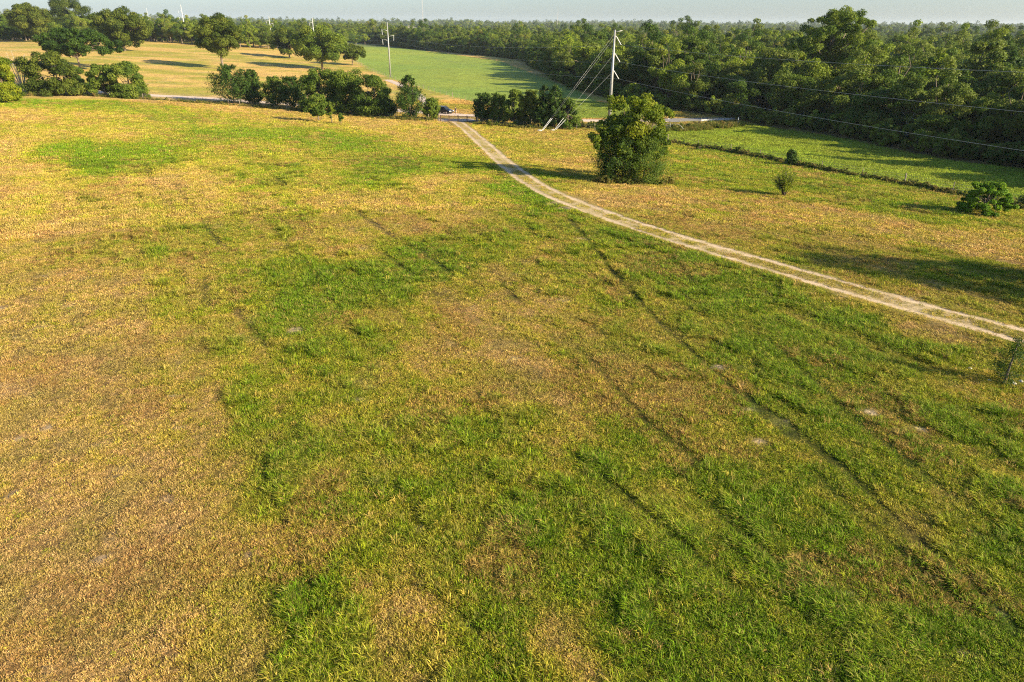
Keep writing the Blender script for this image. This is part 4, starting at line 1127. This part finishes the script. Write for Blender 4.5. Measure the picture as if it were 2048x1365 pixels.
# guyed angle pole
pole = empty('power_pole', P1)
tag(pole, 'tall pale steel pole held by four guy wires beside the road', 'power pole', 'poles of the power line')
m_ = MB(); m_.tube([(0, 0, -.5), (0, 0, HP1 * .5), (0, 0, HP1)], [.40, .30, .17], 12); m_.build('shaft', M['steel'], pole, True)
m_ = MB(); m_.tube([(0, 0, HP1 * .33), (0, 0, HP1 * .335 + .12)], [.40, .40], 12); m_.build('collar', M['steel'], pole, True)
d1 = norm2(PM - P1); d0 = norm2(P0 - P1)
outd = -norm2(np.array([d0[0] + d1[0], d0[1] + d1[1]]))        # strain side, away from the guys
outd = np.array([1.0, .1])
m_ = MB(); m_.tube([(0, 0, HP1 - .45), (1.6, .2, HP1 - .15)], [.10, .07], 6); m_.build('arm', M['steel'], pole, True)
lev = [height_for(P1, y) for y in (73, 108, 142)]
att1 = []
for z in lev:
    m_ = MB(); m_.tube([(0, 0, z), (.35, .03, z)], [.12, .1], 6); m_.build('bracket', M['steel'], pole, True)
    m_ = MB()
    pts = [(.35 + 1.15 * t, .03 + .1 * t, z - 1.65 * t) for t in np.linspace(0, 1, 13)]
    m_.tube(pts, [.05 if k % 2 else .10 for k in range(13)], 8); m_.build('insulator', M['insul'], pole, True)
    att1.append(P1 + np.array([1.5, .13, z - 1.65]))
top1 = P1 + np.array([1.6, .2, HP1 - .2])

def susp_pole(loc, h, label, s=1.0, rz=0.0, sx=1.0, mat='steel'):
    o = empty('power_pole', loc, rz)
    tag(o, label, 'power pole', 'poles of the power line')
    m_ = MB(); m_.tube([(0, 0, -.5), (0, 0, h * .5), (0, 0, h)], [.36 * s, .28 * s, .15 * s], 10); m_.build('shaft', M[mat], o, True)
    at_ = []
    for sgn_, fr_ in ((-1, .84), (1, .735), (-1, .665)):
        z = h * fr_; zt = z + .45
        m_ = MB(); m_.tube([(0, 0, z), (sgn_ * 1.3, 0, z + .33), (sgn_ * 2.4, 0, zt)], [.13 * s, .10 * s, .07 * s], 6); m_.build('arm', M[mat], o, True)
        m_ = MB(); pts = [(sgn_ * (2.4 + .0 * t) - .12 * sgn_ * t, 0, zt - 2.0 * t) for t in np.linspace(0, 1, 13)]
        m_.tube(pts, [.05 if k % 2 else .10 for k in range(13)], 8); m_.build('insulator', M['insul'], o, True)
        c, s_ = math.cos(rz), math.sin(rz); lx = sgn_ * 2.28
        at_.append(np.array(loc) + np.array([c * lx, s_ * lx, zt - 2.0]))
    return o, at_, np.array(loc) + np.array([0, 0, h])
_, att0, top0 = susp_pole(P0, HP0, 'slim pale steel pole with three bracket arms in front of the green meadow')
_, attB, topB = susp_pole(PB, height_for(PB, 36), 'pale steel pole half hidden behind the largest tree clump by the meadow', 1.2, mat='farsteel')
p = g1(545, 92); susp_pole(p, height_for(p, 33), 'distant pole with a single crossarm showing above the tree belt, third from left', 1.3, mat='farsteel')
p = g1(374, 84); susp_pole(p, height_for(p, 10), 'pale steel pole rising left of the lone tall oak', 1.3, mat='farsteel')
p = g1(305, 80); susp_pole(p, height_for(p, 17), 'pale steel pole leaning above the trees right of the large round oak', 1.3, mat='farsteel')
attM = [PM + np.array([1.5, .1, z - 1.65 + .5]) for z in lev]; topM = PM + np.array([1.6, 0, HP1])
# the line's next pole stands out of frame behind the camera
pm = empty('power_pole', PM); tag(pm, 'steel pole behind the viewer carrying on the line to the right', 'power pole', 'poles of the power line')
m_ = MB(); m_.tube([(0, 0, -.5), (0, 0, HP1)], [.4, .17], 10); m_.build('shaft', M['steel'], pm, True)
for z in lev:
    m_ = MB(); m_.tube([(0, 0, z + .4), (1.5, .1, z - 1.15)], [.08, .08], 6); m_.build('insulator', M['insul'], pm, True)

def span(a, b, sag, label, r=.022):
    n_ = 40; t = np.linspace(0, 1, n_)[:, None]
    Q = a + (b - a) * t; Q[:, 2] -= 4 * sag * (t * (1 - t))[:, 0]
    m_ = MB(); m_.tube([tuple(q) for q in Q], r, 5, True)
    o = m_.build('power_wire', M['wire'], None, True)
    tag(o, label, 'wire', 'wires of the power line')
nm = ['top', 'middle', 'lowest']
for k in range(3):
    span(att1[k], attM[k], 2.6, '%s conductor running from the guyed pole off to the right' % nm[k], .016)
    span(att0[k], att1[k], 2.2, '%s conductor strung between the slim meadow pole and the guyed pole' % nm[k], .016)
    span(attB[k], att0[k], 2.2, '%s conductor strung from the half hidden pole to the slim meadow pole' % nm[k])
# guys and their anchors
A1 = g1(1083, 263); A2 = g1(1108, 262)
gz_ = [height_for(P1, y) for y in (70, 78, 112, 147)]
for k, (z, A) in enumerate(zip(gz_, (A1, A1, A2, A2))):
    s_ = P1 + np.array([-.2, 0, z]); off = np.array([.25 * (k % 2), 0, .1])
    m_ = MB(); m_.tube([tuple(s_), tuple(A + off)], .015, 5)
    o = m_.build('guy_wire', M['wire'], None, True)
    tag(o, '%s guy wire slanting left from the tall pole to the ground' % ['highest', 'second highest', 'third highest', 'lowest'][k], 'guy wire', 'guy wires of the tall pole')
    m_ = MB(); e = A + off; dd = (s_ - e) / np.linalg.norm(s_ - e)
    m_.tube([tuple(e), tuple(e + dd * 3.4)], .03, 6); g_o = m_.build('guard', M['white'], o)

def rock(name, loc, s, label, seed):
    rg = np.random.default_rng(seed); import bmesh
    bm = bmesh.new(); bmesh.ops.create_icosphere(bm, subdivisions=2, radius=1)
    for v in bm.verts:
        v.co *= rg.uniform(.75, 1.15); v.co.z *= .55
        v.co *= s
    me = bpy.data.meshes.new(name); bm.to_mesh(me); bm.free(); me.materials.append(M['rock'])
    o = link(name, me, None, (loc[0], loc[1], loc[2] + s * .2)); tag(o, label, 'rock')
rock('anchor_stone', A1 + np.array([-.4, -.3, 0]), .55, 'pale stone at the left guy anchor', 1)
rock('anchor_stone', A2 + np.array([-.3, -.3, 0]), .45, 'pale stone at the right guy anchor', 2)
rock('field_stone', g1(1940, 738), .10, 'small white stone in the grass left of the young cedar', 3)
rock('field_stone', g1(1978, 762), .09, 'small white stone in the shadow of the young cedar', 4)
rock('field_stone', g1(2027, 768), .12, 'white stone at the foot of the young cedar', 5)
rock('field_stone', g1(2042, 764), .11, 'white stone at the right picture edge by the young cedar', 6)

# ------------------------------------------------------------------ masts and far barns
def mast(x, ybase, ytop, dist, label):
    d = rays([(x, ybase)])[0]; d = d / np.linalg.norm(d[:2]); p = np.array([d[0] * dist, d[1] * dist, 0]); p[2] = float(H(p[0], p[1]))
    h = height_for(p, ytop); o = empty('radio_mast', p); tag(o, label, 'mast', 'radio masts on the horizon')
    m_ = MB(); w = dist / 2600
    for k in range(3):
        a = k * 2.094; m_.tube([(math.cos(a) * w, math.sin(a) * w, 0), (math.cos(a) * w, math.sin(a) * w, h)], w * .3, 4)
    nseg = int(h / (w * 4))
    for s in range(nseg):
        for k in range(3):
            a, b = k * 2.094, (k + 1) * 2.094; z = s * w * 4
            m_.tube([(math.cos(a) * w, math.sin(a) * w, z), (math.cos(b) * w, math.sin(b) * w, z + w * 4)], w * .12, 3)
    m_.build('lattice', M['mast'], o)
    m_ = MB(); m_.tube([(0, 0, h), (0, 0, h + w * 5)], w * .25, 4); m_.build('antenna', M['mast'], o)
mast(846, 45, -14, 1500, 'tall thin lattice mast reaching out of the top of the picture')
mast(1115, 48, 21, 1900, 'shorter lattice mast alone above the horizon right of centre')
def barn(x, y, dist, wid, label):
    d = rays([(x, y)])[0]; d = d / np.linalg.norm(d[:2]); p = np.array([d[0] * dist, d[1] * dist, 0]); p[2] = float(H(p[0], p[1])) + 3
    o = empty('farm_building', p, -math.atan2(p[0], p[1])); tag(o, label, 'building', 'white farm buildings on the horizon')
    m_ = MB(); m_.box((0, 0, 1.5), (wid, 14, 9)); m_.build('wall', M['white'], o)
    m_ = MB(); m_.add([(-wid / 2 - .5, -7.6, 5.9), (wid / 2 + .5, -7.6, 5.9), (wid / 2 + .5, 7.6, 5.9), (-wid / 2 - .5, 7.6, 5.9), (-wid / 2 - .5, 0, 9), (wid / 2 + .5, 0, 9)],
                      [(0, 1, 5, 4), (2, 3, 4, 5), (0, 4, 3), (1, 2, 5), (3, 2, 1, 0)]); m_.build('roof', M['concrete'], o)
barn(1430, 54, 2300, 62, 'long white farm building in the haze right of centre')
barn(1500, 57, 2250, 30, 'short white farm building right of the long one in the haze')

# ------------------------------------------------------------------ fences
def fence(name, P, gap, label, hgt=1.2, mat='post', strands=4, rail=False, r=.045):
    Q = resample(P, .5) if len(P) > 2 else at(np.asarray(P)[:, :2], np.linspace(0, 1, 60))
    L_ = np.concatenate([[0], np.cumsum(np.hypot(*np.diff(Q, axis=0).T))])
    s = np.arange(0, L_[-1], gap)[:100]
    pp = np.stack([np.interp(s, L_, Q[:, k]) for k in range(2)], 1); zz = H(pp[:, 0], pp[:, 1])
    o = empty(name, (pp[0][0], pp[0][1], zz[0])); tag(o, label, 'fence')
    rg = np.random.default_rng(len(pp)); b0 = np.array([pp[0][0], pp[0][1], zz[0]])
    pm_ = MB(); pm_.tube([(0, 0, -.2), (0, 0, hgt)], [r * 1.1, r], 6); pme = pm_.mesh('post', M[mat])
    for k in range(len(pp)):
        q = link('post', pme, o, tuple(np.array([pp[k][0], pp[k][1], zz[k]]) - b0)); q.rotation_euler = (rg.normal(0, .04), rg.normal(0, .04), rg.uniform(0, 3)); q.scale = (1, 1, rg.uniform(.92, 1.1)) if k % 7 else (2, 2, 1.15)
    m_ = MB()
    for j in range(strands):
        h_ = hgt * (.25 + .7 * j / max(1, strands - 1))
        m_.tube([tuple(np.array([pp[k][0], pp[k][1], zz[k] + h_]) - b0) for k in range(len(pp))], .010 if not rail else .035, 4)
    m_.build('wire' if not rail else 'rail', M['wire'] if not rail else M[mat], o)
fence('wire_fence', ground([(60, 187), (150, 190), (300, 199), (430, 206), (600, 222), (760, 236), (876, 242)]), 4.2, 'wire and post fence hidden in the hedge left of the field gate')
fence('wire_fence', ground([(955, 246), (1050, 254), (1150, 259), (1215, 263), (1300, 268), (1340, 272)]), 4.0, 'wire and post fence running from the field gate past the tall guyed pole')
fence('wire_fence', ground([(705, 122), (740, 141), (790, 161), (845, 178), (895, 192), (945, 206), (1040, 229)]), 6.0, 'post fence along the near edge of the green meadow', 1.3)
fence('wire_fence', WEEDLINE[:, :3], 7.0, 'old wire fence standing in the weeds between the right hand fields', 1.35)

# field gate
GL = g1(881, 243); GR = g1(953, 245)
def gate():
    o = empty('field_gate', GL, math.atan2(GR[1] - GL[1], GR[0] - GL[0])); tag(o, 'dark brown two-leaf railed gate across the dirt track', 'gate')
    Lg = float(np.hypot(*(GR - GL)[:2])); zd = float(GR[2] - GL[2])
    def zz(t): return zd * t
    for t in (0, .24, .49, .74, 1.0):
        m_ = MB(); m_.box((Lg * t, 0, zz(t) + .66), (.20, .18, 1.5)); m_.build('post', M['gatewood'], o)
    for h_, th_ in ((1.22, .13), (.85, .07), (.5, .06), (.2, .06)):
        for a, b in ((0, .49), (.49, 1.0)):
            m_ = MB(); m_.tube([(Lg * a + .1, -.11, zz(a) + h_), (Lg * b - .1, -.11, zz(b) + h_)], th_ / 2, 6); m_.build('rail', M['gatewood'], o)
    m_ = MB(); m_.tube([(-.35, 0, -.2), (-.35, 0, 1.7)], .10, 8); m_.tube([(Lg + .9, 0, -.2), (Lg + .9, 0, 1.6 + zd)], .10, 8); m_.build('end_post', M['post'], o)
gate()
# pale pipe gate lying by the creek crossing fence
p = g1(1311, 262); o = empty('pipe_gate', p, -.35); tag(o, 'pale pipe gate and curved rail behind the tall yellow green tree', 'gate')
for k in range(4):
    m_ = MB(); m_.tube([(0, 0, .5 + .35 * k), (3.0, 0, .55 + .35 * k)], .045, 6); m_.build('rail', M['steel'], o)
for x_ in (0, 3.0):
    m_ = MB(); m_.tube([(x_, 0, 0), (x_, 0, 1.75)], .055, 6); m_.build('post', M['steel'], o)
m_ = MB(); m_.tube([(3.2 + 2.6 * t, .2, 1.3 + .5 * math.sin(t * 2.6) - .9 * t * t) for t in np.linspace(0, 1, 10)], .045, 6); m_.build('curved_rail', M['steel'], o)

# culvert guard rail at the crossing
CA, CB = ROAD[-1].copy(), np.array(ASPH[-2])
p0 = g1(1402, 243.5); p1 = g1(1478, 240)
o = empty('guard_rail', p0); tag(o, 'low grey guard rail along the road where it crosses the creek', 'guard rail')
d = p1 - p0; Lr = float(np.linalg.norm(d[:2]))
m_ = MB(); m_.box(tuple(d / 2 + np.array([0, 0, .30])), (Lr, .12, .38), Matrix.Rotation(math.atan2(d[1], d[0]), 3, 'Z')); m_.build('beam', M['concrete'], o)
for t in np.linspace(0, 1, 6):
    m_ = MB(); q = d * t; m_.box((q[0], q[1], .15), (.14, .14, 1.0)); m_.build('post', M['steel'], o)
p = g1(1475.5, 247); m_ = MB(); m_.box((0, 0, .55), (.16, .10, 1.7)); m_.tube([(0, 0, -.2), (0, 0, 1.2)], .05, 6)
tag(m_.build('marker_post', M['white'], None, loc=p), 'white marker post at the right end of the creek crossing', 'post')
p = g1(1337.5, 240); m_ = MB(); m_.box((0, 0, .8), (.14, .08, 1.9)); m_.tube([(0, 0, -.2), (0, 0, 1.8)], .05, 6)
tag(m_.build('marker_post', M['white'], None, loc=p), 'thin pale post across the road right of the tall yellow green tree', 'post')

# ------------------------------------------------------------------ parked car
def car():
    p = g1(889, 227.5); d = ROAD[8] - ROAD[7]; rz = math.atan2(d[1], d[0])
    nr = np.array([-math.sin(rz), math.cos(rz)])
    o = empty('parked_car', p, rz - .12); o['label'] = 'black sport utility vehicle parked on the road beyond the field gate'; o['category'] = 'car'
    import bmesh
    W2 = .94
    # lower body: profile in x (length) z, front at +x
    body = [(-2.35, .42), (-2.40, .75), (-2.36, 1.02), (-1.2, 1.06), (.95, 1.06), (1.35, 1.03), (2.15, .93), (2.36, .80), (2.38, .45), (2.2, .34), (-2.2, .34)]
    m_ = MB(); m_.prism(body, -W2, W2); b = m_.build('body', M['carpaint'], o)
    bv = b.modifiers.new('bevel', 'BEVEL'); bv.width = .07; bv.segments = 3
    # greenhouse, narrower at the roof
    def cab(z0, z1, x0, x1, t0, t1, w0, w1):
        m_ = MB()
        V = [(x0, -w0, z0), (x1, -w0, z0), (x1, w0, z0), (x0, w0, z0), (t0, -w1, z1), (t1, -w1, z1), (t1, w1, z1), (t0, w1, z1)]
        m_.add(V, [(3, 2, 1, 0), (4, 5, 6, 7), (0, 1, 5, 4), (1, 2, 6, 5), (2, 3, 7, 6), (3, 0, 4, 7)]); return m_
    r_ = cab(1.04, 1.72, -2.25, 1.15, -2.05, .35, .86, .68).build('roof', M['carpaint'], o)
    bv = r_.modifiers.new('bevel', 'BEVEL'); bv.width = .06; bv.segments = 3
    for s in (-1, 1):
        for x0, x1, t0, t1 in ((-2.05, -1.2, -1.93, -1.2), (-1.12, -.2, -1.12, -.2), (-.12, .92, -.12, .38)):
            z0, z1 = 1.12, 1.60
            f0, f1 = .86 - .18 * (z0 - 1.04) / .68 + .012, .86 - .18 * (z1 - 1.04) / .68 + .012
            m_ = MB(); V = [(x0, s * f0, z0), (x1, s * f0, z0), (t1, s * f1, z1), (t0, s * f1, z1)]
            m_.add(V + [(x, y - s * .02, z) for x, y, z in V], [(0, 1, 2, 3), (7, 6, 5, 4), (0, 4, 5, 1), (1, 5, 6, 2), (2, 6, 7, 3), (3, 7, 4, 0)]); m_.build('window', M['glass'], o)
        m_ = MB(); m_.box((.75, s * 1.02, 1.12), (.18, .2, .14)); m_.build('mirror', M['carpaint'], o)
        m_ = MB(); m_.box((2.30, s * .68, .78), (.16, .38, .16)); m_.build('headlight', M['lamp'], o)
        m_ = MB(); m_.box((-2.37, s * .78, .92), (.08, .2, .3)); m_.build('tail_light', M['redlens'], o)
        m_ = MB(); m_.tube([(-1.9, s * .58, 1.79), (.2, s * .58, 1.79)], .025, 6); m_.build('roof_rail', M['chrome'], o)
        for x in (-1.45, 1.45):
            w_ = MB(); w_.tube([(x, s * .72, .38), (x, s * .97, .38)], .385, 20); w = w_.build('wheel', M['rubber'], o)
            h_ = MB(); h_.tube([(x, s * .965, .38), (x, s * .985, .38)], .24, 14); h_.build('rim', M['chrome'], w)
    for z0, z1, xa, xb in ((1.10, 1.62, 1.10, .48),):
        m_ = MB(); V = [(xa + .03, -.74, z0), (xa + .03, .74, z0), (xb + .03, .64, z1), (xb + .03, -.64, z1)]
        m_.add(V + [(x - .03, y, z - .02) for x, y, z in V], [(0, 1, 2, 3), (7, 6, 5, 4), (0, 4, 5, 1), (1, 5, 6, 2), (2, 6, 7, 3), (3, 7, 4, 0)]); m_.build('windscreen', M['glass'], o)
    m_ = MB(); m_.box((2.385, 0, .70), (.05, .9, .22)); m_.build('grille', M['chrome'], o)
    m_ = MB(); m_.box((2.37, 0, .46), (.10, 1.7, .14)); m_.build('bumper', M['rubber'], o)
    return p, rz
cp_, crz = car()

# ------------------------------------------------------------------ person by the car
def skinned(name, verts, edges, radii, mat, parent, sub=2):
    me = bpy.data.meshes.new(name); me.from_pydata(verts, edges, []); me.materials.append(mat)
    o = link(name, me, parent)
    sk = o.modifiers.new('skin', 'SKIN'); sk.use_smooth_shade = True
    me.skin_vertices[0].data[0].use_root = True
    for v, r in zip(me.skin_vertices[0].data, radii): v.radius = (r, r)
    ss = o.modifiers.new('sub', 'SUBSURF'); ss.levels = sub; ss.render_levels = sub
    return o
def person():
    p = g1(911.5, 229); root = empty('person', p, 2.6); tag(root, 'person in a black shirt and pale shorts standing at the front of the black car', 'person')
    V = [(0, 0, .95), (0, 0, 1.12), (0, 0, 1.30), (0, 0, 1.43), (0, .01, 1.50), (0, .015, 1.58), (0, .02, 1.68), (0, .015, 1.74)]
    E = [(k, k + 1) for k in range(7)]; Rr = [.13, .125, .14, .10, .055, .075, .095, .06]
    def chain(root_i, pts, rads):
        prev = root_i
        for q, r in zip(pts, rads):
            V.append(q); Rr.append(r); E.append((prev, len(V) - 1)); prev = len(V) - 1
        return prev
    for s in (-1, 1):
        chain(0, [(s * .10, 0, .90), (s * .11, .03 * s, .50), (s * .12, -.02, .09), (s * .125, .05, .045), (s * .13, .15, .035)], [.095, .062, .045, .042, .028])
        e = chain(3, [(s * .17, 0, 1.40), (s * .23, -.02, 1.14), (s * .22, .10, .92), (s * .22, .13, .86)], [.055, .042, .030, .026])
        hx, hy, hz = V[e]
        for f, (dx, ln) in enumerate(((-.024, .07), (-.008, .085), (.008, .08), (.024, .065))):
            chain(e, [(hx + dx, hy + .02, hz - ln * .55), (hx + dx, hy + .028, hz - ln)], [.009, .008])
        chain(e, [(hx - s * .03, hy + .02, hz + .0), (hx - s * .045, hy + .035, hz - .03)], [.010, .009])
    body = skinned('body', V, E, Rr, M['skin'], root)
    sv_ = [(0, 0, .98), (0, 0, 1.14), (0, 0, 1.31), (0, 0, 1.44)]; se = [(0, 1), (1, 2), (2, 3)]; sr = [.155, .148, .165, .115]
    for s in (-1, 1):
        sv_ += [(s * .18, 0, 1.405), (s * .225, -.015, 1.22)]; sr += [.078, .062]; n_ = len(sv_); se += [(3, n_ - 2), (n_ - 2, n_ - 1)]
    skinned('shirt', sv_, se, sr, M['shirt'], root)
    hv = [(0, 0, 1.0), (0, 0, .92)]; he = [(0, 1)]; hr = [.15, .145]
    for s in (-1, 1):
        hv += [(s * .105, 0, .86), (s * .115, .02 * s, .55)]; hr += [.115, .09]; n_ = len(hv); he += [(1, n_ - 2), (n_ - 2, n_ - 1)]
    skinned('shorts', hv, he, hr, M['shorts'], root)
    skinned('hair', [(0, -.02, 1.66), (0, 0, 1.755)], [(0, 1)], [.095, .085], M['hair'], root)
    m_ = MB(); m_.tube([(0, .115, 1.655), (0, .135, 1.635)], [.012, .018], 5)
    m_.build('nose', M['skin'], root)
person()

# ------------------------------------------------------------------ haze
def haze():
    m, t, ns, L = nt('haze_air')
    out = N(t, 'ShaderNodeOutputMaterial'); v = N(t, 'ShaderNodeVolumePrincipled')
    v.inputs['Color'].default_value = (0.82, 0.92, 1.0, 1); v.inputs['Density'].default_value = 0.00006; v.inputs['Anisotropy'].default_value = 0.1
    L.new(v.outputs[0], out.inputs['Volume'])
    m_ = MB(); m_.box((0, 3500, 35), (16000, 16000, 150)); o = m_.build('haze', m); tag(o, kind='stuff')
haze()
